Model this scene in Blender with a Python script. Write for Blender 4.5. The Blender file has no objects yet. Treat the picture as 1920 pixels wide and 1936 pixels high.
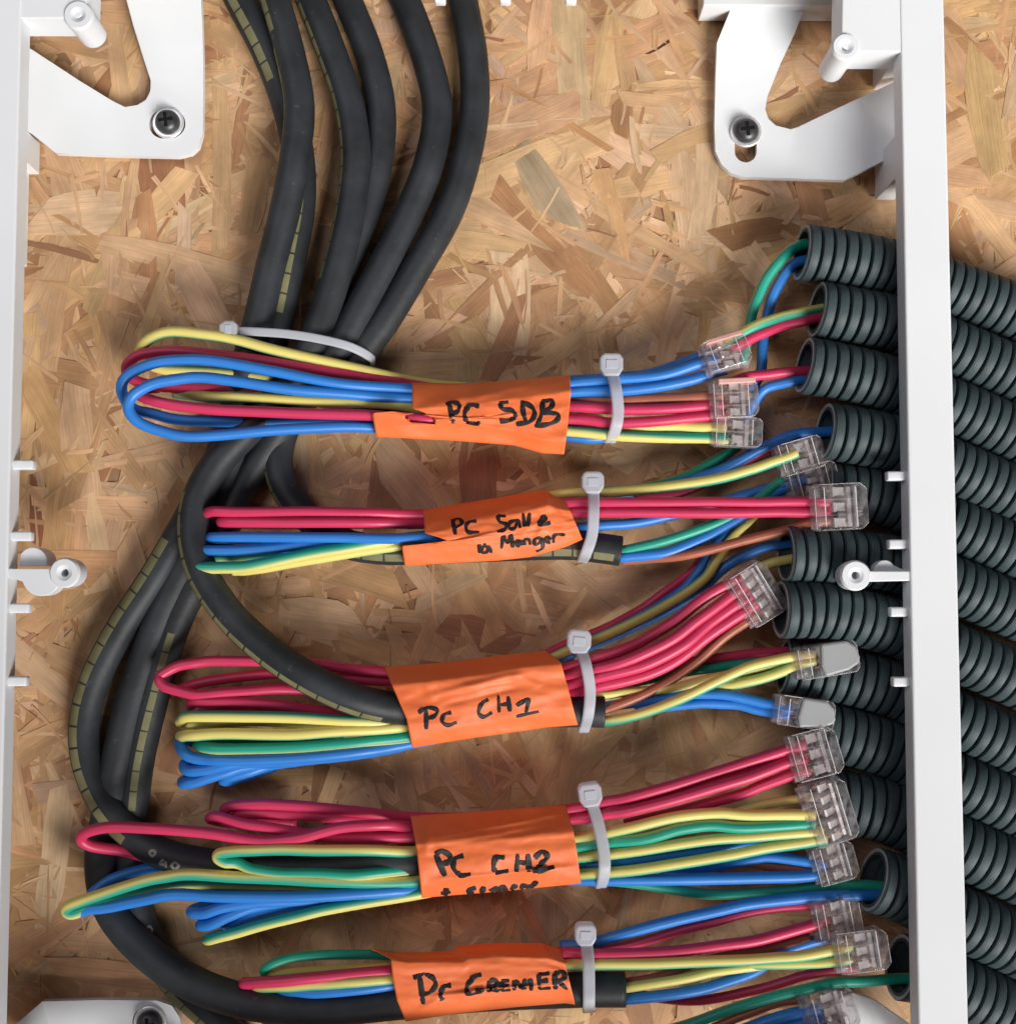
import bpy, bmesh, math, random
from mathutils import Vector, Matrix, noise
from mathutils.bvhtree import BVHTree

# ------------------------------------------------------------------ camera, light, exposure
scene = bpy.context.scene
COL = scene.collection
rnd = random.Random(7)
MM = 0.001
F_PX = 2435.0                       # focal length in photo pixels (1920 wide)
D = 414.0                           # camera to board along the axis, millimetres
PITCH = math.radians(3.3)
CAM = Vector((0, -D * math.cos(PITCH), -D * math.sin(PITCH)))
FWD = Vector((0, math.cos(PITCH), math.sin(PITCH)))
UP = Vector((0, -math.sin(PITCH), math.cos(PITCH)))
RIGHT = Vector((1, 0, 0))

cam_data = bpy.data.cameras.new('camera')
cam = bpy.data.objects.new('camera', cam_data)
COL.objects.link(cam)
cam_data.sensor_fit = 'HORIZONTAL'
cam_data.sensor_width = 36
cam_data.lens = 18.0 / (960.0 / F_PX)
cam_data.clip_start = 0.01
cam_data.clip_end = 20
cam.matrix_world = Matrix((
    (RIGHT.x, UP.x, -FWD.x, CAM.x * MM),
    (RIGHT.y, UP.y, -FWD.y, CAM.y * MM),
    (RIGHT.z, UP.z, -FWD.z, CAM.z * MM),
    (0, 0, 0, 1)))
scene.camera = cam

world = bpy.data.worlds.new('World')
scene.world = world
world.use_nodes = True
bg = world.node_tree.nodes['Background']
bg.inputs[0].default_value = (0.96, 0.87, 1.0, 1)
bg.inputs[1].default_value = 0.045

def area(name, loc, target, size, size_y, power, color, spread=180):
    d = bpy.data.lights.new(name, 'AREA')
    d.shape = 'RECTANGLE'; d.size = size; d.size_y = size_y
    d.energy = power; d.color = color; d.spread = math.radians(spread)
    o = bpy.data.objects.new(name, d); COL.objects.link(o)
    o.location = loc
    o.rotation_euler = (Vector(target) - Vector(loc)).to_track_quat('-Z', 'Y').to_euler()
    return o
area('key_lamp', (1.10, -1.25, -1.15), (0.27, 0, 0.54), 1.45, 1.15, 11.6, (1.0, 0.975, 0.94), 50)
area('fill_lamp', (-0.55, -1.05, 0.40), (0.06, 0, 0.14), 0.6, 0.5, 0.66, (0.97, 0.94, 1.0), 90)

scene.view_settings.view_transform = 'Standard'
scene.view_settings.look = 'None'
scene.view_settings.exposure = 0.20
scene.view_settings.gamma = 1.0
scene.render.engine = 'CYCLES'
scene.cycles.use_denoising = True
scene.cycles.max_bounces = 8
scene.cycles.transparent_max_bounces = 24

# ------------------------------------------------------------------ helpers
def P(px, py, h=0.0):
    """photo pixel + height above the board (mm) -> point in mm"""
    d = RIGHT * ((px - 960) / F_PX) + UP * ((968 - py) / F_PX) + FWD
    t = (-h - CAM.y) / d.y
    return CAM + d * t

def S(h):
    """millimetres per photo pixel at height h"""
    return (D - h) / F_PX

def cr(pts, n=10):
    """Catmull-Rom through any-dimension points"""
    pts = [Vector(p) for p in pts]
    if len(pts) < 3:
        return [pts[0].lerp(pts[1], i / n) for i in range(n + 1)]
    q = [pts[0] * 2 - pts[1]] + pts + [pts[-1] * 2 - pts[-2]]
    out = []
    for i in range(1, len(q) - 2):
        p0, p1, p2, p3 = q[i - 1:i + 3]
        for k in range(n):
            t = k / n
            out.append(0.5 * ((2 * p1) + (p2 - p0) * t + (2 * p0 - 5 * p1 + 4 * p2 - p3) * t * t
                              + (3 * p1 - p0 - 3 * p2 + p3) * t ** 3))
    out.append(pts[-1].copy())
    return out

def tag(o, label=None, cat=None, group=None, kind=None):
    if label: o['label'] = label
    if cat: o['category'] = cat
    if group: o['group'] = group
    if kind: o['kind'] = kind
    return o

def thing(name, origin, label, cat, group=None):
    o = bpy.data.objects.new(name, None)
    o.empty_display_size = 0.01
    COL.objects.link(o)
    o.location = origin * MM
    return tag(o, label, cat, group)

def obj(name, verts, faces, mats, parent=None, origin=None, mi=None, smooth=False, uv=None, tone=None):
    """world-space verts in mm -> one linked mesh object"""
    if parent is not None:
        org = Vector(parent.location) / MM
        p = parent.parent
        while p is not None:
            org = org + Vector(p.location) / MM
            p = p.parent
    elif origin is not None:
        org = origin
    else:
        org = Vector((0, 0, 0))
    me = bpy.data.meshes.new(name)
    me.from_pydata([tuple((Vector(v) - org) * MM) for v in verts], [], faces)
    for m in (mats if isinstance(mats, (list, tuple)) else [mats]):
        me.materials.append(m)
    if mi is not None:
        me.polygons.foreach_set('material_index', mi)
    if smooth:
        me.polygons.foreach_set('use_smooth', [True] * len(me.polygons))
    if uv is not None:
        l = me.uv_layers.new(name='UVMap')
        for lp in me.loops:
            l.data[lp.index].uv = uv[lp.vertex_index]
    if tone is not None:
        a = me.attributes.new('tone', 'FLOAT_COLOR', 'POINT')
        for i, c in enumerate(tone):
            a.data[i].color = c
    me.update()
    o = bpy.data.objects.new(name, me)
    COL.objects.link(o)
    if parent is not None:
        o.parent = parent
    else:
        o.location = org * MM
    return o

class MB:
    def __init__(self): self.v = []; self.f = []; self.m = []
    def add(self, v, f, m=0):
        b = len(self.v)
        self.v += [Vector(p) for p in v]
        self.f += [tuple(i + b for i in q) for q in f]
        self.m += [m] * len(f)
    def bm(self, bm, m=0):
        bm.verts.index_update()
        self.add([v.co.copy() for v in bm.verts], [[v.index for v in f.verts] for f in bm.faces], m)
        bm.free()
    def obj(self, name, mats, parent=None, origin=None, smooth=False):
        return obj(name, self.v, self.f, mats, parent, origin, self.m, smooth)

def frame_box(o, ax, ay, az, x0, x1, y0, y1, z0, z1, bev=0.0, seg=2):
    """box in a local frame, optionally bevelled, as bmesh in world mm"""
    bm = bmesh.new()
    vs = [bm.verts.new((x, y, z)) for x in (x0, x1) for y in (y0, y1) for z in (z0, z1)]
    for q in ((0, 1, 3, 2), (4, 6, 7, 5), (0, 4, 5, 1), (2, 3, 7, 6), (0, 2, 6, 4), (1, 5, 7, 3)):
        bm.faces.new([vs[i] for i in q])
    if bev > 0:
        bmesh.ops.bevel(bm, geom=bm.edges[:], offset=bev, segments=seg, profile=0.5, affect='EDGES')
    bmesh.ops.recalc_face_normals(bm, faces=bm.faces[:])
    for v in bm.verts:
        v.co = o + ax * v.co.x + ay * v.co.y + az * v.co.z
    return bm

def prism(o, ax, ay, az, poly, z0, z1, bev=0.0):
    bm = bmesh.new()
    a = [bm.verts.new((x, y, z0)) for x, y in poly]
    b = [bm.verts.new((x, y, z1)) for x, y in poly]
    n = len(poly)
    bm.faces.new(a); bm.faces.new(b)
    for i in range(n):
        bm.faces.new((a[i], a[(i + 1) % n], b[(i + 1) % n], b[i]))
    bmesh.ops.recalc_face_normals(bm, faces=bm.faces[:])
    if bev > 0:
        es = [e for e in bm.edges if len(e.link_faces) == 2 and e.calc_face_angle(0) > 0.7]
        bmesh.ops.bevel(bm, geom=es, offset=bev, segments=2, profile=0.5, affect='EDGES')
    for v in bm.verts:
        v.co = o + ax * v.co.x + ay * v.co.y + az * v.co.z
    return bm

X, Y, Z = Vector((1, 0, 0)), Vector((0, 1, 0)), Vector((0, 0, 1))
OUT = Vector((0, -1, 0))            # away from the board

def lathe(o, axis, prof, n=24, a0=0, a1=2 * math.pi):
    """prof: (radius, height along axis)"""
    ax = axis.orthogonal().normalized(); ay = axis.cross(ax)
    v = []; f = []
    for r, z in prof:
        for i in range(n):
            t = 2 * math.pi * i / n
            v.append(o + ax * (r * math.cos(t)) + ay * (r * math.sin(t)) + axis * z)
    for k in range(len(prof) - 1):
        for i in range(n):
            j = (i + 1) % n
            f.append((k * n + i, k * n + j, (k + 1) * n + j, (k + 1) * n + i))
    return v, f

def frames(pts):
    n = len(pts)
    T = []
    for i in range(n):
        t = pts[min(i + 1, n - 1)] - pts[max(i - 1, 0)]
        T.append(t.normalized() if t.length > 1e-6 else (T[-1] if T else X.copy()))
    ref = OUT - T[0] * OUT.dot(T[0])
    if ref.length < 0.1: ref = Z - T[0] * Z.dot(T[0])
    N = [ref.normalized()]
    for i in range(1, n):
        v = N[-1] - T[i] * N[-1].dot(T[i])
        N.append(v.normalized())
    return T, N

def sweep(pts, rad, sides=12, two=None):
    """tube along mm points; two=(phase,twist) gives material index by side"""
    T, N = frames(pts)
    v = []; f = []; m = []
    L = 0
    for i, p in enumerate(pts):
        if i: L += (p - pts[i - 1]).length
        tw = 0.0 if two is None else two[0] + two[1] * L
        B = T[i].cross(N[i])
        r = rad(i) if callable(rad) else rad
        for k in range(sides):
            a = 2 * math.pi * k / sides + tw
            v.append(p + (N[i] * math.cos(a) + B * math.sin(a)) * r)
    n = len(pts)
    for i in range(n - 1):
        for k in range(sides):
            k2 = (k + 1) % sides
            f.append((i * sides + k, i * sides + k2, (i + 1) * sides + k2, (i + 1) * sides + k))
            m.append(0 if two is None or k < sides // 2 else 1)
    f.append(tuple(range(sides - 1, -1, -1))); m.append(0)
    f.append(tuple((n - 1) * sides + k for k in range(sides))); m.append(0)
    return v, f, m

# ------------------------------------------------------------------ materials
def new_mat(name):
    m = bpy.data.materials.new(name)
    m.use_nodes = True
    nt = m.node_tree
    return m, nt, nt.nodes['Principled BSDF']

def plain(name, col, rough=0.5, spec=0.5, metal=0.0, var=0.12, vscale=60.0, bump=0.0, bscale=800.0, coat=0.0):
    m, nt, b = new_mat(name)
    N = nt.nodes; L = nt.links
    tc = N.new('ShaderNodeTexCoord')
    nz = N.new('ShaderNodeTexNoise'); nz.inputs['Scale'].default_value = vscale; nz.inputs['Detail'].default_value = 5
    L.new(tc.outputs['Object'], nz.inputs['Vector'])
    mr = N.new('ShaderNodeMapRange')
    mr.inputs[1].default_value = 0.25; mr.inputs[2].default_value = 0.75
    mr.inputs[3].default_value = 1 - var; mr.inputs[4].default_value = 1 + var
    L.new(nz.outputs[0], mr.inputs[0])
    mx = N.new('ShaderNodeVectorMath'); mx.operation = 'SCALE'
    mx.inputs[0].default_value = col
    L.new(mr.outputs[0], mx.inputs['Scale'])
    L.new(mx.outputs[0], b.inputs['Base Color'])
    b.inputs['Roughness'].default_value = rough
    b.inputs['Specular IOR Level'].default_value = spec
    b.inputs['Metallic'].default_value = metal
    if coat: b.inputs['Coat Weight'].default_value = coat
    if bump:
        n2 = N.new('ShaderNodeTexNoise'); n2.inputs['Scale'].default_value = bscale; n2.inputs['Detail'].default_value = 3
        L.new(tc.outputs['Object'], n2.inputs['Vector'])
        bp = N.new('ShaderNodeBump'); bp.inputs['Strength'].default_value = bump; bp.inputs['Distance'].default_value = 0.0004
        L.new(n2.outputs[0], bp.inputs['Height'])
        L.new(bp.outputs[0], b.inputs['Normal'])
    return m

M_WHITE = plain('white_plastic', (0.73, 0.75, 0.77), 0.38, 0.45, var=0.025, vscale=25, bump=0.04, bscale=1500)
M_CABLE = plain('black_pvc', (0.022, 0.025, 0.029), 0.55, 0.40, var=0.55, vscale=70, bump=0.25, bscale=500)
def dusty(m, amount=0.6):
    nt = m.node_tree; N = nt.nodes; L = nt.links
    b = N['Principled BSDF']
    src = b.inputs['Base Color'].links[0].from_socket
    tc = N.new('ShaderNodeTexCoord')
    a = N.new('ShaderNodeTexNoise'); a.inputs['Scale'].default_value = 420; a.inputs['Detail'].default_value = 2
    c = N.new('ShaderNodeTexNoise'); c.inputs['Scale'].default_value = 45; c.inputs['Detail'].default_value = 4
    L.new(tc.outputs['Object'], a.inputs['Vector']); L.new(tc.outputs['Object'], c.inputs['Vector'])
    r = N.new('ShaderNodeMapRange'); r.inputs[1].default_value = 0.68; r.inputs[2].default_value = 0.78
    L.new(a.outputs[0], r.inputs[0])
    r2 = N.new('ShaderNodeMapRange'); r2.inputs[1].default_value = 0.45; r2.inputs[2].default_value = 0.70; r2.inputs[4].default_value = 0.55
    L.new(c.outputs[0], r2.inputs[0])
    mu = N.new('ShaderNodeMath'); mu.operation = 'MULTIPLY_ADD'; mu.inputs[1].default_value = 0.38
    L.new(r.outputs[0], mu.inputs[0])
    k = N.new('ShaderNodeMath'); k.operation = 'MULTIPLY'; k.inputs[1].default_value = 0.22
    L.new(r2.outputs[0], k.inputs[0]); L.new(k.outputs[0], mu.inputs[2])
    m2 = N.new('ShaderNodeMath'); m2.operation = 'MULTIPLY'; L.new(mu.outputs[0], m2.inputs[0]); m2.inputs[1].default_value = amount
    mx = N.new('ShaderNodeMix'); mx.data_type = 'RGBA'
    L.new(m2.outputs[0], mx.inputs['Factor']); L.new(src, mx.inputs['A']); mx.inputs['B'].default_value = (0.17, 0.175, 0.18, 1)
    L.new(mx.outputs['Result'], b.inputs['Base Color'])
dusty(M_CABLE)
M_STRIPE = plain('khaki_print', (0.185, 0.175, 0.088), 0.6, 0.3, var=0.2, vscale=200)
M_MARK = plain('pale_print', (0.22, 0.22, 0.20), 0.6, 0.3, var=0.2, vscale=300)
M_RED = plain('red_wire_plastic', (0.60, 0.034, 0.108), 0.42, 0.5, var=0.08)
M_BLUE = plain('blue_wire_plastic', (0.026, 0.200, 0.62), 0.42, 0.5, var=0.08)
M_YEL = plain('yellow_wire_plastic', (0.72, 0.58, 0.13), 0.38, 0.5, var=0.06)
M_GRN = plain('green_wire_plastic', (0.012, 0.30, 0.165), 0.38, 0.5, var=0.08)
M_BRN = plain('brown_wire_plastic', (0.36, 0.105, 0.055), 0.40, 0.5, var=0.1)
M_CONDUIT = plain('conduit_plastic', (0.040, 0.060, 0.066), 0.55, 0.36, var=0.22, vscale=140, bump=0.15, bscale=900)
dusty(M_CONDUIT, 0.35)
M_RIM = plain('conduit_cut_edge', (0.34, 0.36, 0.36), 0.5, 0.4, var=0.2, vscale=400)
M_SCREW = plain('black_screw', (0.075, 0.075, 0.08), 0.42, 0.5, metal=0.6, var=0.2, vscale=300)
M_METAL = plain('zinc_metal', (0.84, 0.83, 0.82), 0.30, 0.5, metal=0.55, var=0.15, vscale=500)
M_HOLE = plain('recess_shade', (0.01, 0.01, 0.01), 0.8, 0.1)  # near-black colour standing for shade inside holes and recesses
M_OPAQUEGREY = plain('opaque_grey', (0.33, 0.34, 0.345), 0.5, 0.35, var=0.06, vscale=120)
M_PINKCAP = plain('salmon_cap', (0.72, 0.40, 0.35), 0.4, 0.4, var=0.1, vscale=200)
M_INK = plain('marker_ink', (0.014, 0.010, 0.012), 0.5, 0.3, var=0.5, vscale=500)

YEL_C = (0.76, 0.655, 0.185); GRN_C = (0.012, 0.340, 0.230)
def two_tone():
    m, nt, b = new_mat('green_yellow_wire_plastic')
    at = nt.nodes.new('ShaderNodeAttribute'); at.attribute_name = 'tone'
    nt.links.new(at.outputs['Color'], b.inputs['Base Color'])
    b.inputs['Roughness'].default_value = 0.42
    return m
M_TWO = two_tone()

def nylon():
    m, nt, b = new_mat('clear_nylon')
    N = nt.nodes; L = nt.links
    b.inputs['Base Color'].default_value = (0.74, 0.76, 0.82, 1)
    b.inputs['Roughness'].default_value = 0.35
    tr = N.new('ShaderNodeBsdfTransparent'); tr.inputs[0].default_value = (0.9, 0.9, 0.93, 1)
    tl = N.new('ShaderNodeBsdfTranslucent'); tl.inputs[0].default_value = (0.75, 0.77, 0.82, 1)
    m1 = N.new('ShaderNodeMixShader'); m1.inputs[0].default_value = 0.25
    L.new(b.outputs[0], m1.inputs[1]); L.new(tl.outputs[0], m1.inputs[2])
    m2 = N.new('ShaderNodeMixShader'); m2.inputs[0].default_value = 0.32
    L.new(m1.outputs[0], m2.inputs[1]); L.new(tr.outputs[0], m2.inputs[2])
    L.new(m2.outputs[0], N['Material Output'].inputs[0])
    return m
M_NYLON = nylon()

def clear_plastic():
    m, nt, b = new_mat('clear_plastic')
    N = nt.nodes; L = nt.links
    out = N['Material Output']
    b.inputs['Base Color'].default_value = (0.66, 0.62, 0.63, 1)
    b.inputs['Roughness'].default_value = 0.10
    b.inputs['Specular IOR Level'].default_value = 0.8
    tr = N.new('ShaderNodeBsdfTransparent'); tr.inputs[0].default_value = (0.95, 0.925, 0.93, 1)
    lw = N.new('ShaderNodeLayerWeight'); lw.inputs[0].default_value = 0.35
    tc = N.new('ShaderNodeTexCoord')
    nz = N.new('ShaderNodeTexNoise'); nz.inputs['Scale'].default_value = 420; nz.inputs['Detail'].default_value = 2
    L.new(tc.outputs['Object'], nz.inputs['Vector'])
    mr = N.new('ShaderNodeMapRange'); mr.inputs[1].default_value = 0.35; mr.inputs[2].default_value = 0.7
    mr.inputs[3].default_value = 0.02; mr.inputs[4].default_value = 0.20
    L.new(nz.outputs[0], mr.inputs[0])
    ad = N.new('ShaderNodeMath'); ad.operation = 'MULTIPLY_ADD'; ad.use_clamp = True
    ad.inputs[1].default_value = 0.42
    L.new(lw.outputs['Facing'], ad.inputs[0]); L.new(mr.outputs[0], ad.inputs[2])
    mx = N.new('ShaderNodeMixShader')
    L.new(ad.outputs[0], mx.inputs[0]); L.new(tr.outputs[0], mx.inputs[1]); L.new(b.outputs[0], mx.inputs[2])
    bp = N.new('ShaderNodeBump'); bp.inputs['Strength'].default_value = 0.35; bp.inputs['Distance'].default_value = 0.0006
    L.new(nz.outputs[0], bp.inputs['Height']); L.new(bp.outputs[0], b.inputs['Normal'])
    L.new(mx.outputs[0], out.inputs[0])
    return m
M_CLEAR = clear_plastic()

M_EDGE = plain('edge_highlight', (0.72, 0.68, 0.69), 0.2, 0.7, var=0.15, vscale=600)  # pale colour for the bright highlights along connector edges
M_COPPER = plain('bare_copper', (0.75, 0.42, 0.26), 0.3, 0.5, metal=1.0, var=0.1, vscale=500)

def tape_mat():
    m, nt, b = new_mat('orange_tape')
    N = nt.nodes; L = nt.links
    tc = N.new('ShaderNodeTexCoord')
    nz = N.new('ShaderNodeTexNoise'); nz.inputs['Scale'].default_value = 70; nz.inputs['Detail'].default_value = 4
    L.new(tc.outputs['Object'], nz.inputs['Vector'])
    rp = N.new('ShaderNodeValToRGB')
    rp.color_ramp.elements[0].position = 0.3; rp.color_ramp.elements[0].color = (0.80, 0.155, 0.036, 1)
    rp.color_ramp.elements[1].position = 0.7; rp.color_ramp.elements[1].color = (0.86, 0.185, 0.05, 1)
    L.new(nz.outputs[0], rp.inputs[0]); L.new(rp.outputs[0], b.inputs['Base Color'])
    b.inputs['Roughness'].default_value = 0.5
    n2 = N.new('ShaderNodeTexNoise'); n2.inputs['Scale'].default_value = 160; n2.inputs['Detail'].default_value = 3
    L.new(tc.outputs['Object'], n2.inputs['Vector'])
    bp = N.new('ShaderNodeBump'); bp.inputs['Strength'].default_value = 0.18; bp.inputs['Distance'].default_value = 0.0005
    L.new(n2.outputs[0], bp.inputs['Height']); L.new(bp.outputs[0], b.inputs['Normal'])
    return m
M_TAPE = tape_mat()

def strand_mat():
    m, nt, b = new_mat('wood_strand')
    N = nt.nodes; L = nt.links
    at = N.new('ShaderNodeAttribute'); at.attribute_name = 'tone'
    uv = N.new('ShaderNodeUVMap'); uv.uv_map = 'UVMap'
    mp = N.new('ShaderNodeMapping'); mp.inputs['Scale'].default_value = (0.035, 1.1, 1)
    L.new(uv.outputs[0], mp.inputs[0])
    g = N.new('ShaderNodeTexNoise'); g.inputs['Scale'].default_value = 1.6; g.inputs['Detail'].default_value = 6; g.inputs['Roughness'].default_value = 0.65
    L.new(mp.outputs[0], g.inputs['Vector'])
    mp2 = N.new('ShaderNodeMapping'); mp2.inputs['Scale'].default_value = (0.05, 0.16, 1)
    L.new(uv.outputs[0], mp2.inputs[0])
    g2 = N.new('ShaderNodeTexNoise'); g2.inputs['Scale'].default_value = 1.0; g2.inputs['Detail'].default_value = 3
    L.new(mp2.outputs[0], g2.inputs['Vector'])
    r1 = N.new('ShaderNodeMapRange'); r1.inputs[1].default_value = 0.28; r1.inputs[2].default_value = 0.72
    r1.inputs[3].default_value = 0.78; r1.inputs[4].default_value = 1.15
    L.new(g.outputs[0], r1.inputs[0])
    r2 = N.new('ShaderNodeMapRange'); r2.inputs[1].default_value = 0.3; r2.inputs[2].default_value = 0.7
    r2.inputs[3].default_value = 0.80; r2.inputs[4].default_value = 1.15
    L.new(g2.outputs[0], r2.inputs[0])
    tc = N.new('ShaderNodeTexCoord')
    g3 = N.new('ShaderNodeTexNoise'); g3.inputs['Scale'].default_value = 55; g3.inputs['Detail'].default_value = 6; g3.inputs['Roughness'].default_value = 0.6
    ge = N.new('ShaderNodeNewGeometry')
    L.new(ge.outputs['Position'], g3.inputs['Vector'])
    r3 = N.new('ShaderNodeMapRange'); r3.inputs[1].default_value = 0.3; r3.inputs[2].default_value = 0.7
    r3.inputs[3].default_value = 0.80; r3.inputs[4].default_value = 1.20
    L.new(g3.outputs[0], r3.inputs[0])
    m3 = N.new('ShaderNodeMath'); m3.operation = 'MULTIPLY'
    L.new(r2.outputs[0], m3.inputs[0]); L.new(r3.outputs[0], m3.inputs[1])
    r2 = m3
    mu = N.new('ShaderNodeMath'); mu.operation = 'MULTIPLY'
    L.new(r1.outputs[0], mu.inputs[0]); L.new(r2.outputs[0], mu.inputs[1])
    sc = N.new('ShaderNodeVectorMath'); sc.operation = 'SCALE'
    L.new(at.outputs['Color'], sc.inputs[0]); L.new(mu.outputs[0], sc.inputs['Scale'])
    L.new(sc.outputs[0], b.inputs['Base Color'])
    b.inputs['Roughness'].default_value = 0.62
    b.inputs['Specular IOR Level'].default_value = 0.25
    bp = N.new('ShaderNodeBump'); bp.inputs['Strength'].default_value = 0.35; bp.inputs['Distance'].default_value = 0.0003
    L.new(g.outputs[0], bp.inputs['Height']); L.new(bp.outputs[0], b.inputs['Normal'])
    return m
M_STRAND = strand_mat()
M_BOARD = plain('resin_board', (0.33, 0.19, 0.10), 0.7, 0.2, var=0.3, vscale=120)

# ------------------------------------------------------------------ the board of pressed wood strands
wall_mb = MB()
wall_mb.bm(frame_box(Vector((0, 0, 0)), X, Z, Y, -330, 330, -330, 330, 0.12, 15))
wall = wall_mb.obj('wall', M_BOARD, origin=Vector((0, 0, 0)))
tag(wall, 'board of pressed tan and brown wood strands behind the wiring', kind='structure')

TONES = [((0.614, 0.379, 0.206), 5), ((0.565, 0.337, 0.174), 6), ((0.521, 0.297, 0.149), 4.5), ((0.659, 0.429, 0.250), 3.0),
         ((0.444, 0.231, 0.114), 1.6), ((0.344, 0.168, 0.084), 0.4), ((0.537, 0.356, 0.215), 2)]
TW = [w for _, w in TONES]
def strand(cx, cz, L, W, ang, h, tilt, seed, tone=None):
    r = random.Random(seed)
    n = max(3, min(6, int(L / 9)))
    ca, sa = math.cos(ang), math.sin(ang)
    base = r.choices(TONES, TW)[0][0]
    if tone: base = tone
    k = r.uniform(0.88, 1.12)
    col = (base[0] * k, base[1] * k * r.uniform(0.96, 1.04), base[2] * k * r.uniform(0.92, 1.08), 1)
    bend = r.uniform(-0.05, 0.05) * L
    up = []; lo = []
    sk0, sk1 = r.uniform(-0.9, 0.9) * W, r.uniform(-0.9, 0.9) * W
    for i in range(n + 1):
        t = i / n
        c = bend * (4 * t * (1 - t))
        w = W * 0.5 * (1 + r.uniform(-0.10, 0.10))
        if i in (0, n): w *= r.uniform(0.55, 1.0)
        sk = sk0 * (1 - t) + sk1 * t
        u = (t - 0.5) * L
        up.append((u + sk * 0.5 * (1 if i in (0, n) else 0.0), c + w)); lo.append((u - sk * 0.5 * (1 if i in (0, n) else 0.0), c - w))
    loop = up + lo[::-1]
    tx, ty = tilt
    vt = []; uvs = []
    ou, ov = r.uniform(0, 900), r.uniform(0, 900)
    for s in (0, 1):
        for (u, w) in loop:
            hh = h + tx * u / L + ty * w / W - (0.55 if s else 0)
            g = 1.0 if not s else 0.99
            x = cx + (u * ca - w * sa) / g; z = cz + (u * sa + w * ca) / g
            vt.append(Vector((x, -hh, z))); uvs.append((u + ou, w + ov))
    m = len(loop)
    fs = []
    for i in range(n):                       # top as quads
        fs.append((i, m - 1 - i, m - 2 - i, i + 1))
    for i in range(m):
        j = (i + 1) % m
        fs.append((i, j, m + j, m + i))
    return vt, fs, uvs, [col] * len(vt)

def rand_strand(i, big):
    if big:
        L = rnd.uniform(24, 72); W = rnd.uniform(4.5, 12.0)
    else:
        q = rnd.random()
        if q < 0.50: L = rnd.uniform(18, 70); W = rnd.uniform(2.2, 12)
        else: L = rnd.uniform(5, 24); W = rnd.uniform(0.5, 2.2)
    ang = rnd.choice((rnd.gauss(math.pi / 2, 0.45), rnd.uniform(0, math.pi), rnd.gauss(0.1, 0.5)))
    return L, W, ang

sv, sf, su, st = [], [], [], []
for i in range(5200):
    L, W, ang = rand_strand(i, False)
    cx = rnd.uniform(-215, 215); cz = rnd.uniform(-215, 215)
    h = 0.06 + 0.46 * rnd.random() * (0.85 if W > 2.2 else 1.08)
    v, f, u, t = strand(cx, cz, L, W, ang, h, (rnd.uniform(-0.22, 0.22), rnd.uniform(-0.18, 0.18)), 1000 + i)
    b = len(sv); sv += v; sf += [tuple(q + b for q in p) for p in f]; su += u; st += t
for i in range(1500):
    L = rnd.uniform(2.5, 11); W = rnd.uniform(0.3, 1.1)
    ang = rnd.choice((rnd.gauss(math.pi / 2, 0.5), rnd.uniform(0, math.pi), rnd.gauss(0.1, 0.5)))
    v, f, u, t = strand(rnd.uniform(-200, 200), rnd.uniform(-205, 205), L, W, ang, 0.26 + 0.24 * rnd.random(), (rnd.uniform(-0.25, 0.25), 0.0), 300000 + i,
                        (0.62, 0.415, 0.24) if rnd.random() < 0.72 else (0.40, 0.215, 0.11))
    b = len(sv); sv += v; sf += [tuple(q + b for q in p) for p in f]; su += u; st += t
o = obj('small_wood_strands', sv, sf, M_STRAND, parent=wall, uv=su, tone=st)
o['kind'] = 'stuff'
# strands one can recognise in the photograph: centre px, length px, width px, direction (degrees, image up positive), colour
PALE, MID, RED, DARK, GREY = (0.62, 0.425, 0.25), (0.55, 0.345, 0.18), (0.42, 0.215, 0.105), (0.10, 0.045, 0.026), (0.40, 0.29, 0.18)
SPECIAL = [(957, 560, 210, 80, 90, PALE), (1290, 252, 165, 30, -3, PALE), (1390, 455, 130, 22, -3, PALE), (1326, 330, 230, 42, 86, PALE), (1085, 110, 260, 62, 94, PALE),
           (1150, 110, 200, 46, 80, MID), (1030, 350, 185, 62, -58, GREY), (1010, 430, 330, 48, -48, RED), (1245, 85, 62, 15, 32, DARK), (1178, 215, 88, 40, 85, (0.42, 0.215, 0.10)),
           (456, 225, 200, 26, 82, RED), (330, 412, 190, 30, 27, PALE), (120, 478, 150, 13, -15, (0.36, 0.185, 0.10)), (300, 335, 150, 88, 95, (0.34, 0.16, 0.08)),
           (150, 400, 170, 90, 5, PALE), (172, 395, 90, 13, 78, RED), (120, 330, 130, 60, 100, PALE), (345, 470, 160, 30, 88, PALE), (205, 490, 220, 34, 70, MID),
           (70, 900, 260, 32, 90, (0.27, 0.11, 0.055)), (100, 960, 330, 40, 91, MID), (860, 1108, 170, 34, 28, PALE), (1030, 1740, 130, 88, 90, GREY), (1095, 1735, 160, 34, -48, PALE),
           (430, 20, 70, 14, -60, RED), (720, 950, 180, 60, 84, (0.34, 0.17, 0.085)), (905, 900, 190, 70, 92, (0.33, 0.165, 0.085)), (1835, 48, 110, 30, 2, PALE), (1870, 210, 240, 70, 97, MID),
           (1820, 302, 90, 14, 1, RED), (880, 720, 200, 50, 95, MID), (1240, 420, 60, 14, -20, PALE), (620, 1480, 150, 60, 80, (0.36, 0.185, 0.095)), (90, 1450, 240, 46, 92, MID), (95, 1620, 260, 50, 84, PALE)]
for q, (px, py, lp, wp, dg_, tn) in enumerate(SPECIAL):
    c_ = P(px, py, 0.5)
    v, f, u, t = strand(c_.x, c_.z, lp * S(0), wp * S(0), math.radians(dg_), 0.40 + 0.10 * ((q * 7) % 11) / 11, (rnd.uniform(-0.1, 0.1), rnd.uniform(-0.08, 0.08)), 500000 + q, tn)
    obj('wood_strand', v, f, M_STRAND, parent=wall, uv=u, tone=t)
placed = []
tries = 0
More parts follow.
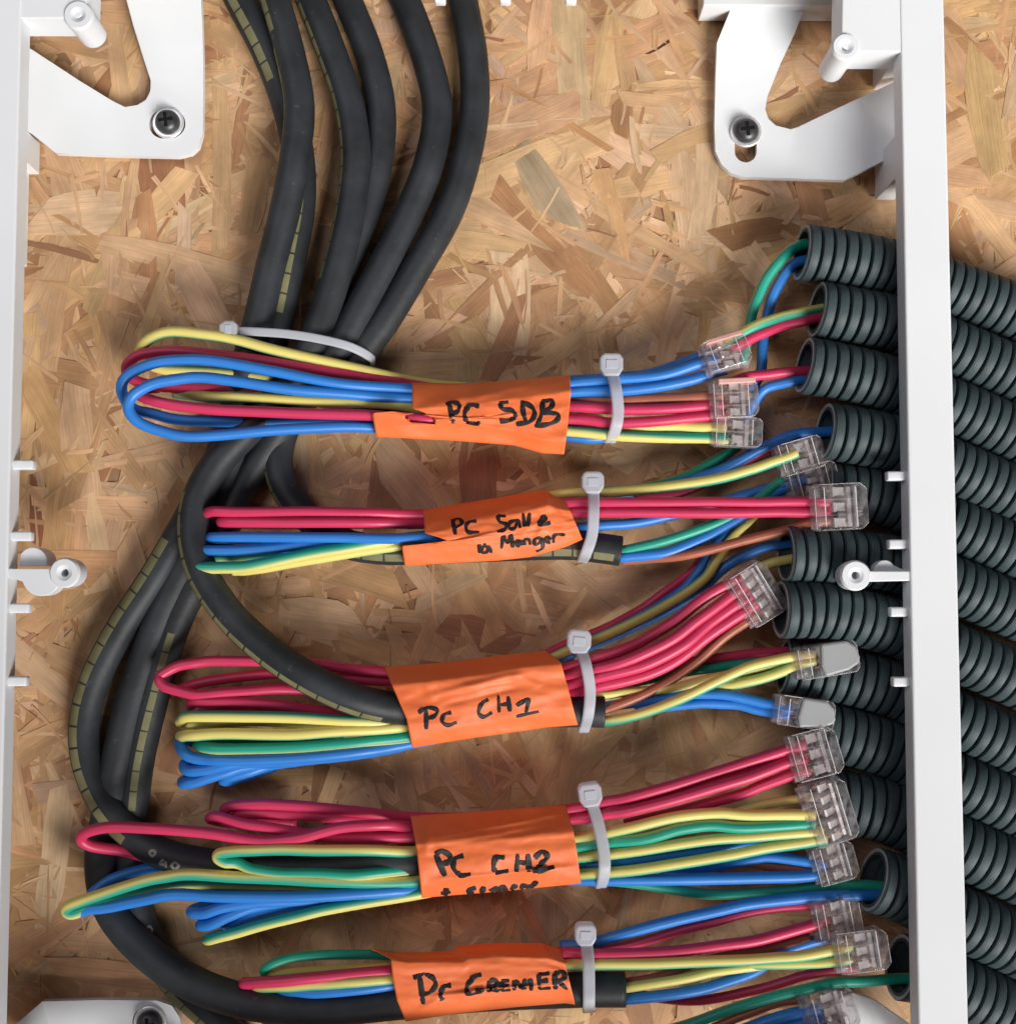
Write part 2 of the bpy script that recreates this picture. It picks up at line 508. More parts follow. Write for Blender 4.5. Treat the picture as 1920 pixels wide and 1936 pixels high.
while len(placed) < 300 - len(SPECIAL) and tries < 6000:
    tries += 1
    L, W, ang = rand_strand(0, True)
    cx = rnd.uniform(-168, 168); cz = rnd.uniform(-170, 170)
    if any((cx - a) ** 2 + (cz - b) ** 2 < 13.5 ** 2 for a, b in placed): continue
    placed.append((cx, cz))
    h = rnd.uniform(0.30, 0.50)
    v, f, u, t = strand(cx, cz, L, W, ang, h, (rnd.uniform(-0.22, 0.22), rnd.uniform(-0.16, 0.16)), 90000 + tries)
    obj('wood_strand', v, f, M_STRAND, parent=wall, uv=u, tone=t)

# ------------------------------------------------------------------ the white enclosure frame
HR = 32.5
enc = thing('enclosure_frame', P(960, 1936, 0), 'white plastic enclosure frame screwed to the wood board around the wiring', 'enclosure')

def rail(name, inner, outer, h0, h1, bev=0.7):
    """inner/outer: two (px,py) pairs at the front face, top then bottom"""
    a, b = P(*inner[0], h1), P(*inner[1], h1)
    c, d = P(*outer[0], h1), P(*outer[1], h1)
    bm = bmesh.new()
    q = [a, b, d, c]
    top = [bm.verts.new(p) for p in q]
    bot = [bm.verts.new(p + Y * (h1 - h0)) for p in q]
    bm.faces.new(top); bm.faces.new(bot[::-1])
    for i in range(4):
        j = (i + 1) % 4
        bm.faces.new((top[j], top[i], bot[i], bot[j]))
    bmesh.ops.recalc_face_normals(bm, faces=bm.faces[:])
    bmesh.ops.bevel(bm, geom=bm.edges[:], offset=bev, segments=3, profile=0.5, affect='EDGES')
    mb = MB(); mb.bm(bm)
    return mb.obj(name, M_WHITE, parent=enc)

rail_r = rail('side_rail', ((1699, -70), (1737, 2010)), ((1782, -70), (1832, 2010)), 24.3, HR)
rail_l = rail('side_rail', ((42, -70), (-8, 2010)), ((-60, -70), (-112, 2010)), 24.3, HR)
rail_t = rail('end_rail', ((-60, -48), (1782, -48)), ((-60, -110), (1782, -110)), 24.3, HR - 0.05)
rail_b = rail('end_rail', ((-110, 2012), (1832, 2012)), ((-110, 2090), (1832, 2090)), 24.3, HR - 0.05)

def peg(px0, px1, py, parent, hp=18, vertical=False):
    h = 29.0
    s = S(h)
    c = P((px0 + px1) / 2, py, h)
    w = abs(px1 - px0) * s / 2; t = hp * s / 2
    mb = MB()
    if vertical: w, t = t, w
    mb.bm(frame_box(c, X, Z, OUT, -w, w, -t, t, -2.2, 1.2, 0.55, 3))
    mb.obj('retaining_tab', M_WHITE, parent=parent, smooth=True)
for x0, x1, y in ((20, 65, 879), (16, 61, 1014), (10, 57, 1150), (5, 52, 1288)):
    peg(x0, x1, y, rail_l)
for x0, x1, y in ((1675, 1725, 900), (1678, 1728, 1029), (1681, 1731, 1157), (1686, 1734, 1289)):
    peg(x0, x1, y, rail_r)
for xx in (832, 955, 1079):
    c = P(xx, -22, 29); mb = MB()
    mb.bm(frame_box(c, X, Z, OUT, -1.7, 1.7, -4.6, 5, -2.2, 1.2, 0.55, 3))
    mb.obj('retaining_tab', M_WHITE, parent=rail_t, smooth=True)

def boss(px, py, r_px, parent, h0=15.0, hole=7.5):
    s = S(HR); c = P(px, py, 0); c = P(px, py, HR); c.y = 0
    R = r_px * s; r = hole * s
    v, f = lathe(c, OUT, [(R * 0.93, h0), (R * 0.95, HR - 2), (R, HR - 1.8), (R, HR - 0.5), (R - 0.5, HR + 0.4), (r + 1.2, HR + 0.4), (r, HR - 0.2), (r, HR - 5), (0.01, HR - 5)], 36)
    obj('screw_boss', v, f, M_WHITE, parent=parent, smooth=False)

def web(pts, h0, h1, parent, name='web', bev=0.25):
    q = [P(x, y, h1) for x, y in pts]
    poly = [(p.x, p.z) for p in q]
    mb = MB(); mb.bm(prism(Vector((0, 0, 0)), X, Z, OUT, poly, h0, h1, bev))
    mb.obj(name, M_WHITE, parent=parent)

def disc_pts(cx, cy, r, a0, a1, n=14):
    return [(cx + r * math.cos(math.radians(a0 + (a1 - a0) * i / n)), cy + r * math.sin(math.radians(a0 + (a1 - a0) * i / n))) for i in range(n + 1)]

# mid-height lugs
boss(122, 1083, 29, rail_l, 25)
web([(15, 1075), (100, 1075), (105, 1098)] + disc_pts(78, 1090, 37, 20, 165) + [(15, 1090)], 26, HR - 0.6, rail_l, 'lug_plate')
web([(35, 1070), (88, 1070)] + disc_pts(62, 1062, 27, -10, -150), 20, HR - 4, rail_l, 'lug_plate')
boss(1617, 1088, 29, rail_r, 25)
web([(1635, 1080), (1725, 1080), (1725, 1098), (1635, 1100)], 25, HR - 0.6, rail_r, 'lug_plate')
web([(1653, 1081)] + disc_pts(1672, 1078, 19, 180, 330) + [(1700, 1074), (1720, 1081)], 20, HR - 3, rail_r, 'lug_plate')

def bracket(pairs, slot=None, slot_ang=0, slot_len=0, slot_r=0):
    """pairs: (outer px), (inner px), height -> plate swept between, 2.6 mm thick, with a real slot"""
    NX = 7
    # refine along
    def lin(q, n=3):
        q = [Vector(p) for p in q]
        return [q[i].lerp(q[i + 1], k / n) for i in range(len(q) - 1) for k in range(n)] + [q[-1]]
    o6 = lin([(a[0], a[1], h) for a, b, h in pairs])
    i6 = lin([(b[0], b[1], h) for a, b, h in pairs])
    v = []; f = []
    n = len(o6)
    th = 2.6
    for layer in (0, 1):
        for k in range(n):
            for j in range(NX + 1):
                t = j / NX
                x = o6[k][0] * (1 - t) + i6[k][0] * t; y = o6[k][1] * (1 - t) + i6[k][1] * t
                h = o6[k][2] * (1 - t) + i6[k][2] * t
                p = P(x, y, h)
                if layer: p = p + Y * th
                v.append(p)
    W = NX + 1
    B = n * W
    for k in range(n - 1):
        for j in range(NX):
            a = k * W + j
            f.append((a, a + 1, a + W + 1, a + W)); f.append((B + a, B + a + W, B + a + W + 1, B + a + 1))
    for k in range(n - 1):
        a = k * W; f.append((a, a + W, B + a + W, B + a))
        a = k * W + NX; f.append((a, B + a, B + a + W, a + W))
    for j in range(NX):
        f.append((j, B + j, B + j + 1, j + 1))
        a = (n - 1) * W + j; f.append((a, a + 1, B + a + 1, B + a))
    bm = bmesh.new()
    vs = [bm.verts.new(p) for p in v]
    for q in f: bm.faces.new([vs[i] for i in q])
    bmesh.ops.recalc_face_normals(bm, faces=bm.faces[:])
    mb = MB(); mb.bm(bm)
    ob = mb.obj('corner_bracket', M_WHITE, parent=enc)
    if slot:
        c = P(slot[0], slot[1], 5); c.y = 0
        s = S(5)
        ca, sa = math.cos(slot_ang), math.sin(slot_ang)
        hl = slot_len * s / 2; r = slot_r * s
        poly = []
        for i in range(13):
            a = -math.pi / 2 + math.pi * i / 12; poly.append((hl + r * math.cos(a), r * math.sin(a)))
        for i in range(13):
            a = math.pi / 2 + math.pi * i / 12; poly.append((-hl + r * math.cos(a), r * math.sin(a)))
        poly = [(x * ca - y * sa, x * sa + y * ca) for x, y in poly]
        cm = MB(); cm.bm(prism(c, X, Z, OUT, poly, -3, 14))
        cut = cm.obj('cutter', M_WHITE)
        md = ob.modifiers.new('cut', 'BOOLEAN'); md.object = cut; md.operation = 'DIFFERENCE'; md.solver = 'EXACT'
        bpy.context.view_layer.update()
        dg = bpy.context.evaluated_depsgraph_get()
        me = bpy.data.meshes.new_from_object(ob.evaluated_get(dg))
        ob.modifiers.clear()
        ob.data = me
        bpy.data.objects.remove(cut)
    for p in ob.data.polygons: p.use_smooth = True
    ob.data.set_sharp_from_angle(angle=math.radians(40))
    bv = ob.modifiers.new('soft_edges', 'BEVEL'); bv.width = 0.0006; bv.segments = 3; bv.limit_method = 'ANGLE'; bv.angle_limit = math.radians(50); bv.harden_normals = True
    return ob

br_tl = bracket([((376, -60), (222, -60), 13), ((379, -20), (234, -20), 11), ((382, 45), (252, 48), 7.5), ((384, 110), (272, 112), 6), ((384, 190), (285, 152), 5),
                 ((383, 252), (284, 172), 5), ((375, 278), (276, 188), 5), ((362, 290), (260, 198), 5), ((338, 296), (236, 202), 5),
                 ((210, 293), (212, 190), 5), ((106, 289), (150, 152), 8), ((54, 247), (60, 93), 13), ((26, 236), (26, 74), 16)],
                (316, 234), 0.05, 14, 28)
br_tr = bracket([((1408, -60), (1550, -60), 13), ((1396, -20), (1534, -20), 11), ((1355, 80), (1502, 62), 7.5), ((1352, 150), (1474, 122), 6), ((1350, 240), (1450, 182), 5),
                 ((1352, 286), (1446, 206), 5), ((1363, 310), (1452, 224), 5), ((1380, 326), (1466, 237), 5), ((1404, 334), (1494, 244), 5),
                 ((1500, 337), (1508, 240), 5), ((1595, 340), (1562, 214), 8), ((1686, 296), (1682, 158), 12), ((1716, 282), (1716, 140), 14.5)],
                (1409, 270), math.pi / 2, 34, 21)
br_bl = bracket([((-30, 1990), (-30, 2070), 22), ((24, 1942), (40, 2050), 15), ((80, 1894), (120, 2030), 6), ((190, 1891), (190, 2015), 5), ((296, 1892), (232, 2010), 5),
                 ((325, 1902), (244, 2018), 5), ((340, 1925), (250, 2030), 5), ((346, 1960), (252, 2050), 6), ((350, 2040), (252, 2080), 20)],
                (282, 1932), 0.05, 10, 26)
br_br = bracket([((1548, 2050), (1660, 2080), 20), ((1556, 1960), (1662, 2055), 6), ((1564, 1915), (1664, 2035), 5), ((1582, 1886), (1668, 2020), 5),
                 ((1612, 1876), (1690, 2010), 6), ((1650, 1890), (1712, 2006), 9), ((1712, 1932), (1735, 2004), 20), ((1745, 1958), (1760, 2004), 24)])

# corner posts and legs
boss(148, 28, 29, br_tl, 18.5); boss(1598, 88, 27, br_tr, 15)
web([(20, -60), (166, -60), (164, 20), (150, 34), (20, 34)], 19, HR - 0.3, rail_l, 'post_plate', 0.4)
web([(1593, -60), (1720, -60), (1720, 98), (1604, 98), (1590, 86)], 19, HR - 0.3, rail_r, 'post_plate', 0.4)
def leg(px0, px1, py0, py1, h0, h1, parent):
    a = P(px0, py0, h0); b = P(px1, py1, h0)
    mb = MB(); mb.bm(frame_box(Vector((0, 0, 0)), X, Z, OUT, min(a.x, b.x), max(a.x, b.x), min(a.z, b.z), max(a.z, b.z), h0, h1, 0.4, 2))
    mb.obj('leg', M_WHITE, parent=parent)
leg(1652, 1690, 300, 378, 1.4, 25, rail_r)
leg(1648, 1690, 110, 170, 1.4, 25, rail_r)
leg(52, 75, 270, 330, 1.4, 25, rail_l)
leg(30, 52, 330, 505, 1.4, 25, rail_l)
leg(1318, 1580, -40, 40, 1.4, 13, rail_t)
leg(60, 130, -40, 66, 4, 20, rail_l)

# screws with washers
def screw(px, py, label):
    c = P(px, py, 6.0); c.y = 0
    t = thing('mounting_screw', c + OUT * 5, label, 'screw', 'mounting screws of the enclosure')
    v, f = lathe(c, OUT, [(2.2, 5.15), (5.0, 5.15), (5.15, 5.4), (5.0, 5.85), (4.6, 5.95), (3.9, 5.9)], 32)
    obj('washer', v, f, M_METAL, parent=t, smooth=True)
    v, f = lathe(c, OUT, [(2.0, 3), (2.0, 6), (3.9, 6.05), (3.95, 6.7), (3.5, 7.9), (2.4, 8.7), (1.2, 9.0), (0.01, 9.05)], 32)
    hd = obj('head', v, f, M_SCREW, parent=t, smooth=True)
    mb = MB()
    a = 0.12
    ax = X * math.cos(a) + Z * math.sin(a); ay = ax.cross(OUT)
    mb.bm(frame_box(c, ax, ay, OUT, -2.3, 2.3, -0.5, 0.5, 7.9, 9.12)); mb.bm(frame_box(c, ax, ay, OUT, -0.5, 0.5, -2.3, 2.3, 7.9, 9.13))
    mb.obj('cross_recess', M_HOLE, parent=hd)  # black bars on the head paint the shade of its cross slot
    v, f = lathe(c, OUT, [(1.6, -3), (1.9, 4)], 12)
    obj('shank', v, f, M_SCREW, parent=t, smooth=True)
screw(317, 231, 'black cross-head screw with shiny washer in the upper left corner bracket')
screw(1410, 248, 'black cross-head screw with shiny washer in the upper right corner bracket')
screw(283, 1934, 'black screw cut off by the photo edge in the lower left corner bracket')

# ------------------------------------------------------------------ corrugated conduits
def conduit(pts, label, R=8.4, end_h=9.5, lead=True):
    p3 = [P(x, y, h) for x, y, h in pts]
    fine = cr(p3, 40)
    # arc-length resample
    acc = [0]
    for i in range(1, len(fine)): acc.append(acc[-1] + (fine[i] - fine[i - 1]).length)
    pitch = 3.85
    prof = [(0.0, R - 2.3), (0.50, R - 2.3), (0.55, R - 0.40), (0.70, R - 0.10), (0.95, R), (2.95, R), (3.32, R - 0.10), (3.48, R - 0.40), (3.53, R - 2.3)]
    def at(s):
        lo, hi = 0, len(acc) - 1
        while hi - lo > 1:
            m = (lo + hi) // 2
            if acc[m] <= s: lo = m
            else: hi = m
        t = (s - acc[lo]) / max(1e-9, acc[hi] - acc[lo])
        return fine[lo].lerp(fine[hi], t)
    st = []
    k = 0
    while True:
        done = False
        for d, r in prof:
            s = k * pitch + d
            if s > acc[-1]: done = True; break
            st.append((s, r))
        k += 1
        if done: break
    pts_c = [at(s) for s, r in st]; rad = [r for s, r in st]
    T, N = frames(pts_c)
    n = 28
    ring = []
    # inner liner first (deep inside -> mouth), then outer
    seq = [(12.0, R - 2.3, 1), (0.3, R - 1.5, 1), (-0.1, R - 1.0, 2), (0.0, R - 0.3, 2), (0.4, R, 2)]
    v = []; f = []; m = []
    def add_ring(c, t, nn, r):
        b = t.cross(nn)
        for i in range(n):
            a = 2 * math.pi * i / n
            v.append(c + (nn * math.cos(a) + b * math.sin(a)) * r)
    for d, r, mt in seq:
        c = at(d) if d >= 0 else pts_c[0] + T[0] * d
        add_ring(c, T[0] if d < 3 else (at(d + 0.5) - at(d - 0.5)).normalized(), N[0], r)
    for c, t, nn, r in zip(pts_c, T, N, rad): add_ring(c, t, nn, r)
    rows = len(v) // n
    for k in range(rows - 1):
        for i in range(n):
            j = (i + 1) % n
            f.append((k * n + i, k * n + j, (k + 1) * n + j, (k + 1) * n + i))
            m.append(1 if k in (1, 2) else 0)
    f.append(tuple(range(n))); m.append(2)          # near-black plug added deep inside, standing for the shade in the mouth
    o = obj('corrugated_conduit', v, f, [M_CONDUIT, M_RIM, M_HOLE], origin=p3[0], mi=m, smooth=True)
    es = o.modifiers.new('crisp_ridges', 'EDGE_SPLIT'); es.split_angle = math.radians(38)
    return tag(o, label, 'conduit', 'dark corrugated conduits entering from the right')

CON = [
 ([(1514, 477, 18.7), (1600, 490, 17.2), (1690, 508, 15.0), (1800, 546, 12.4), (1920, 590, 10.2), (2080, 655, 9.2)], 'topmost dark corrugated conduit, a green and a blue wire in its mouth'),
 ([(1543, 585, 18.2), (1610, 597, 17.0), (1690, 614, 15.0), (1800, 658, 12.4), (1920, 708, 10.2), (2080, 780, 9.2)], 'second corrugated conduit from the top, a striped and a red wire in its mouth'),
 ([(1519, 690, 18.6), (1600, 706, 17.2), (1690, 729, 15.0), (1800, 770, 12.4), (1920, 822, 10.2), (2080, 895, 9.2)], 'third corrugated conduit from the top, red wire above blue wire in its mouth'),
 ([(1558, 815, 17.9), (1620, 824, 16.7), (1690, 840, 15.0), (1800, 884, 12.4), (1920, 936, 10.2), (2080, 1008, 9.2)], 'fourth corrugated conduit from the top, a single blue wire in its mouth'),
 ([(1560, 925, 11.5), (1620, 932, 11.5), (1690, 948, 11.5), (1800, 993, 10.5), (1920, 1044, 9.6), (2080, 1118, 9.6)], 'fifth corrugated conduit from the top, its mouth behind the bright clear connector'),
 ([(1484, 1048, 19.3), (1560, 1050, 17.9), (1690, 1068, 15.0), (1800, 1105, 12.4), (1920, 1156, 10.2), (2080, 1230, 9.2)], 'sixth corrugated conduit from the top, behind the right screw boss'),
 ([(1474, 1152, 19.4), (1560, 1155, 17.9), (1690, 1186, 15.0), (1800, 1231, 12.4), (1920, 1285, 10.2), (2080, 1360, 9.2)], 'seventh corrugated conduit from the top, just right of the five-way connector'),
 ([(1480, 1258, 10.0), (1580, 1275, 10.0), (1690, 1305, 10.0), (1800, 1358, 10.5), (1920, 1412, 9.6), (2080, 1490, 9.6)], 'eighth corrugated conduit from the top, behind the upper grey connector'),
 ([(1530, 1378, 10.0), (1600, 1392, 10.0), (1690, 1422, 10.0), (1800, 1474, 10.5), (1920, 1528, 9.6), (2080, 1606, 9.6)], 'ninth corrugated conduit from the top, right of the lower grey connector'),
 ([(1540, 1508, 10.0), (1620, 1522, 10.0), (1690, 1540, 10.0), (1800, 1594, 10.5), (1920, 1648, 9.6), (2080, 1728, 9.6)], 'tenth corrugated conduit from the top, in deep shade beside the PC CH2 connectors'),
 ([(1648, 1663, 16.0), (1690, 1676, 15.0), (1740, 1700, 13.8), (1800, 1730, 12.4), (1920, 1786, 10.2), (2080, 1868, 9.2)], 'eleventh corrugated conduit from the top with a pale cut rim, a blue wire entering'),
 ([(1700, 1828, 14.8), (1740, 1836, 13.8), (1800, 1862, 12.4), (1920, 1922, 10.2), (2080, 2006, 9.2)], 'lowest corrugated conduit, its dark mouth beside the right rail'),
]
for i, (pts, lab) in enumerate(CON):
    conduit(pts, lab, R=8.9 if i < 9 else 9.9)

# ------------------------------------------------------------------ black cables
GC = 'black power cables running down from the top'
CABLES = {}
def cable(key, pts, label, r=4.75, stripes=(), seg=6.4, gap=0.55):
    p3 = [P(x, y, h) for x, y, h in pts]
    fine = cr(p3, 10)
    o_pt = fine[0]
    v, f, m = sweep(fine, r, 24)
    t = thing('power_cable', o_pt, label, 'cable', GC)
    sh = obj('sheath', v, f, M_CABLE, parent=t, smooth=True)
    CABLES[key] = (t, sh, BVHTree.FromPolygons(v, f))
    # printed length marks: thin patches that follow the sheath
    for (ang, s0, s1, wid) in stripes:
        T, N = frames(fine)
        acc = [0]
        for i in range(1, len(fine)): acc.append(acc[-1] + (fine[i] - fine[i - 1]).length)
        tot = acc[-1]
        mb = MB()
        a = acc[min(len(acc) - 1, int(s0 * 10))]; a_end = acc[min(len(acc) - 1, int(s1 * 10))]
        def at(s):
            i = 0
            while i < len(acc) - 2 and acc[i + 1] < s: i += 1
            k = (s - acc[i]) / max(1e-6, acc[i + 1] - acc[i])
            return fine[i].lerp(fine[i + 1], k), T[i].lerp(T[i + 1], k).normalized(), N[i].lerp(N[i + 1], k)
        while a < a_end - seg:
            vv = []; ff = []
            nl, nw = 4, 3
            for i in range(nl + 1):
                c, tt, nn = at(a + (seg - gap) * i / nl)
                nn = (nn - tt * nn.dot(tt)).normalized(); bb = tt.cross(nn)
                for j in range(nw + 1):
                    th = math.radians(ang) + (j / nw - 0.5) * wid / r
                    vv.append(c + (nn * math.cos(th) + bb * math.sin(th)) * (r + 0.045))
            for i in range(nl):
                for j in range(nw):
                    q = i * (nw + 1) + j; ff.append((q, q + 1, q + nw + 2, q + nw + 1))
            mb.add(vv, ff)
            a += seg * (1 + 0.02 * math.sin(a))
        if mb.v: mb.obj('printed_stripe', M_STRIPE, parent=t, smooth=True)
    return t

def draw_on(bvh, strokes, w_px, name, mat, parent, s, ox, oy, lift=0.06, rnd_w=0.15):
    """strokes in local zoom units -> flattened pen strokes lying on a surface hit by rays from the front"""
    mb = MB()
    for k, st_ in enumerate(strokes):
        q = cr([(ox + x * s, oy + y * s) for x, y in st_], 9) if len(st_) > 2 else [Vector((ox + st_[0][0] * s, oy + st_[0][1] * s)).lerp(Vector((ox + st_[1][0] * s, oy + st_[1][1] * s)), i / 6) for i in range(7)]
        pts = []
        for p in q:
            tgt = P(p[0], p[1], 0)
            d = (tgt - CAM).normalized()
            loc, nor, idx, dist = bvh.ray_cast(CAM, d)
            if loc is None: continue
            if nor.dot(d) > 0: nor = -nor
            pts.append((loc + nor * lift, nor))
        if len(pts) < 2: continue
        v = []; f = []
        n = len(pts)
        for i, (p, nn) in enumerate(pts):
            t = (pts[min(i + 1, n - 1)][0] - pts[max(i - 1, 0)][0])
            if t.length < 1e-6: t = X.copy()
            b = t.normalized().cross(nn).normalized()
            w = w_px * 1.62 * S(22) * 0.5 * (1 + rnd_w * math.sin(i * 0.45 + k))
            if i in (0, n - 1): w *= 0.7
            v += [p + b * w - nn * 0.05, p + b * w * 0.6 + nn * 0.03, p - b * w * 0.6 + nn * 0.03, p - b * w - nn * 0.05]
        for i in range(n - 1):
            for j in range(3):
                a = i * 4 + j; f.append((a, a + 1, a + 5, a + 4))
        f.append((0, 1, 2, 3)); a = (n - 1) * 4; f.append((a + 3, a + 2, a + 1, a))
        mb.add(v, f)
    return mb.obj(name, mat, parent=parent)

# top part, six cables fanning from the top edge to the grey tie
cable('B', [(505, -40, 13), (520, 0, 13), (548, 100, 14), (566, 200, 15), (557, 300, 15), (538, 400, 14), (513, 500, 13), (490, 600, 13), (468, 680, 12), (440, 780, 10), (412, 870, 9), (362, 970, 8), (296, 1085, 8), (228, 1190, 7), (178, 1290, 7), (159, 1380, 7), (172, 1465, 8), (216, 1545, 10), (290, 1606, 12), (380, 1632, 13), (480, 1640, 13), (640, 1640, 13), (800, 1625, 12), (1000, 1620, 12), (1080, 1615, 12)],
      'long striped black cable bulging furthest left, ending in the PC CH2 bundle', 4.8, [(50, 0, 1.9, 2.6), (70, 1.9, 4.8, 1.7), (30, 11.5, 17.6, 3.5)])
cable('A', [(435, -40, 6), (455, 0, 6), (502, 90, 6), (538, 180, 6), (562, 280, 6), (566, 380, 7), (550, 480, 8), (526, 600, 8), (500, 690, 8), (465, 800, 6), (430, 900, 6), (385, 1010, 6), (330, 1110, 6), (292, 1200, 6), (252, 1320, 6), (222, 1440, 7), (204, 1540, 7), (192, 1630, 8), (208, 1715, 9), (266, 1790, 11), (350, 1852, 13), (460, 1893, 14), (600, 1908, 15), (740, 1896, 15), (900, 1880, 15), (1085, 1872, 15), (1181, 1871, 15)],
      'thick black cable sweeping along the bottom left into the PC GRENIER bundle', 5.2, [(30, 0.0, 3.0, 3.0), (-8, 4.6, 7.2, 3.0)])
cable('C', [(574, -40, 9), (588, 0, 9), (627, 100, 10), (660, 200, 11), (672, 300, 11), (662, 400, 11), (640, 500, 12), (610, 600, 13), (570, 690, 14), (490, 790, 13), (415, 870, 13), (375, 940, 14), (366, 1010, 16), (384, 1085, 18), (432, 1160, 20), (500, 1225, 22), (580, 1280, 23), (670, 1322, 22), (760, 1340, 17), (900, 1345, 13), (1090, 1345, 13), (1142, 1346, 13)],
      'striped black cable crossing in front of red wires into the PC CH1 bundle', 4.9, [(57, 0.3, 6.6, 1.9), (58, 11, 18, 2.3)])
cable('D', [(640, -40, 6), (657, 0, 6), (697, 100, 6), (720, 200, 7), (716, 300, 7), (692, 400, 7), (655, 500, 7), (622, 590, 7), (595, 670, 7), (560, 760, 6), (532, 830, 6), (527, 885, 7), (546, 935, 8), (592, 988, 9), (645, 1024, 11), (705, 1038, 12), (780, 1040, 12), (900, 1035, 12), (1060, 1030, 12), (1130, 1036, 13), (1173, 1042, 13)],
      'striped black cable curving right below the top bundle into PC Salle', 4.7, [(62, 9.3, 13, 2.0), (45, 13, 20, 2.6)])
cable('E', [(738, -40, 6), (765, 0, 6), (803, 100, 7), (826, 200, 8), (813, 300, 9), (775, 400, 9), (726, 500, 10), (672, 600, 11), (628, 680, 11), (570, 760, 9), (510, 840, 7), (455, 930, 5.5), (405, 1040, 5.5), (360, 1120, 5.5), (326, 1195, 5.5), (290, 1320, 5.5), (262, 1440, 5.5), (250, 1550, 5.5), (247, 1650, 5.5), (268, 1745, 5.5), (300, 1810, 5.5), (345, 1870, 5.5), (410, 1930, 5.5), (470, 1990, 5.5)],
      'black cable passing under the others to the bottom edge left of PC GRENIER', 4.9, [(-14, 14, 17, 2.2), (30, 20.3, 23, 3.2)])
cable('F', [(870, -40, 7), (875, 0, 7), (893, 100, 7), (897, 200, 7), (881, 300, 8), (848, 400, 8), (792, 500, 9), (732, 600, 9), (690, 660, 9), (668, 720, 8), (690, 770, 8), (760, 790, 9), (900, 790, 10), (1050, 790, 10)],
      'rightmost unstriped black cable at the top, ending behind the PC SDB tape', 4.8)

# faint print on two cables
t_, sh_, bvh_ = CABLES['B']
draw_on(bvh_, [[(560, 945), (575, 965), (562, 985), (545, 968), (560, 945)], [(610, 1000), (600, 1030), (640, 1030)], [(632, 1010), (632, 1050)],
               [(690, 1030), (705, 1060), (680, 1075), (665, 1050), (690, 1030)]] if False else
        [[(862, 930), (880, 948), (862, 965), (845, 948), (862, 930)], [(925, 985), (905, 1012), (945, 1012)], [(938, 995), (938, 1030)],
         [(990, 1000), (1010, 1020), (990, 1040), (970, 1020), (990, 1000)]],
        3.2, 'printed_mark', M_MARK, t_, 0.334, 0, 1296, 0.05)
t_, sh_, bvh_ = CABLES['E']
draw_on(bvh_, [[(845, 1360), (862, 1385), (845, 1408), (828, 1385), (845, 1360)]], 2.6, 'printed_mark', M_MARK, t_, 0.334, 0, 1296, 0.05)

# ------------------------------------------------------------------ wires
TAPE_X = {}
MATS = {'red': [M_RED], 'blue': [M_BLUE], 'brown': [M_BRN], 'yg': [M_TWO]}
NAMES = {'red': 'red_wire', 'blue': 'blue_wire', 'brown': 'brown_wire', 'yg': 'green_yellow_wire'}
def wire(color, pts, label, group, r=1.62, phase=0.0, twist=0.0):
    p3 = [P(x, y, h) for x, y, h in pts]
    fine = cr(p3, 8)
    r *= 0.98
    sd = rnd.uniform(0, 500)
    fine = [p + Vector((0.0, 0.30 * noise.noise(Vector((i * 0.11, sd, 0))), 0.36 * noise.noise(Vector((i * 0.13, 7.0, sd))))) for i, p in enumerate(fine)]
    two = (phase, twist) if color == 'yg' else None
    v, f, m = sweep(fine, r, 16, two)
    tone = None
    if two:
        tone = []
        for i in range(len(fine)):
            wob = 0.25 * noise.noise(Vector((i * 0.09, sd, 3.0)))
            for k in range(16):
                t = math.sin(2 * math.pi * (k + 0.5) / 16 + wob) / 0.42 * 0.5 + 0.5
                t = max(0.0, min(1.0, t + 0.06))
                t = t * t * (3 - 2 * t)
                tone.append(tuple(GRN_C[q] * (1 - t) + YEL_C[q] * t for q in range(3)) + (1,))
        m = [0] * len(f)
    o = obj(NAMES[color], v, f, MATS[color], origin=fine[0], mi=m, smooth=True, tone=tone)
    return tag(o, label, 'wire', group)

YU = math.pi * 0.0        # yellow half facing image-up side or front, tuned per wire by phase
g1 = 'wires of the PC SDB bundle'
R1 = 1.75
wire('blue', [(700, 800, 11), (551, 797, 14), (434, 798, 16), (346, 794, 17), (288, 782, 18), (250, 772, 19), (234, 750, 20), (230, 730, 21), (242, 709, 22), (275, 692, 23), (332, 680, 23.5), (405, 683, 23.5), (522, 703, 23), (638, 725, 21), (755, 734, 17), (900, 735, 14), (1075, 724, 15), (1160, 719, 16), (1257, 707, 17), (1324, 688, 17), (1356, 678, 17)],
     'outer blue wire loop of the PC SDB bundle, running to its topmost clear connector', g1, R1)
wire('blue', [(770, 815, 12), (709, 809, 16), (609, 808, 19), (492, 815, 21), (405, 823, 22), (340, 822, 23), (288, 810, 24), (255, 791, 25), (242, 767, 26), (259, 742, 26), (302, 723, 26), (361, 714, 25.5), (434, 718, 25), (522, 733, 24), (638, 744, 21), (755, 753, 17), (900, 752, 14), (1075, 742, 15), (1160, 739, 16), (1257, 729, 17), (1345, 707, 17), (1372, 698, 17)],
     'inner blue wire loop of the PC SDB bundle, lying frontmost at the left', g1, R1)
wire('blue', [(1060, 722, 10), (1160, 714, 11), (1228, 706, 12), (1286, 687, 13), (1315, 676, 14), (1350, 664, 15)],
     'darker blue wire behind the upper PC SDB blues, right of the zip tie', g1, R1)
wire('yg', [(775, 752, 9), (700, 742, 11), (560, 722, 13), (430, 706, 14), (340, 700, 15), (295, 694, 15), (268, 672, 16), (275, 647, 18), (310, 630, 19), (370, 629, 20), (448, 643, 20), (551, 670, 19), (709, 704, 15), (790, 724, 11), (900, 735, 9)],
     'green-yellow wire arching highest at the left end of PC SDB', g1, R1, phase=3.6, twist=0.0)
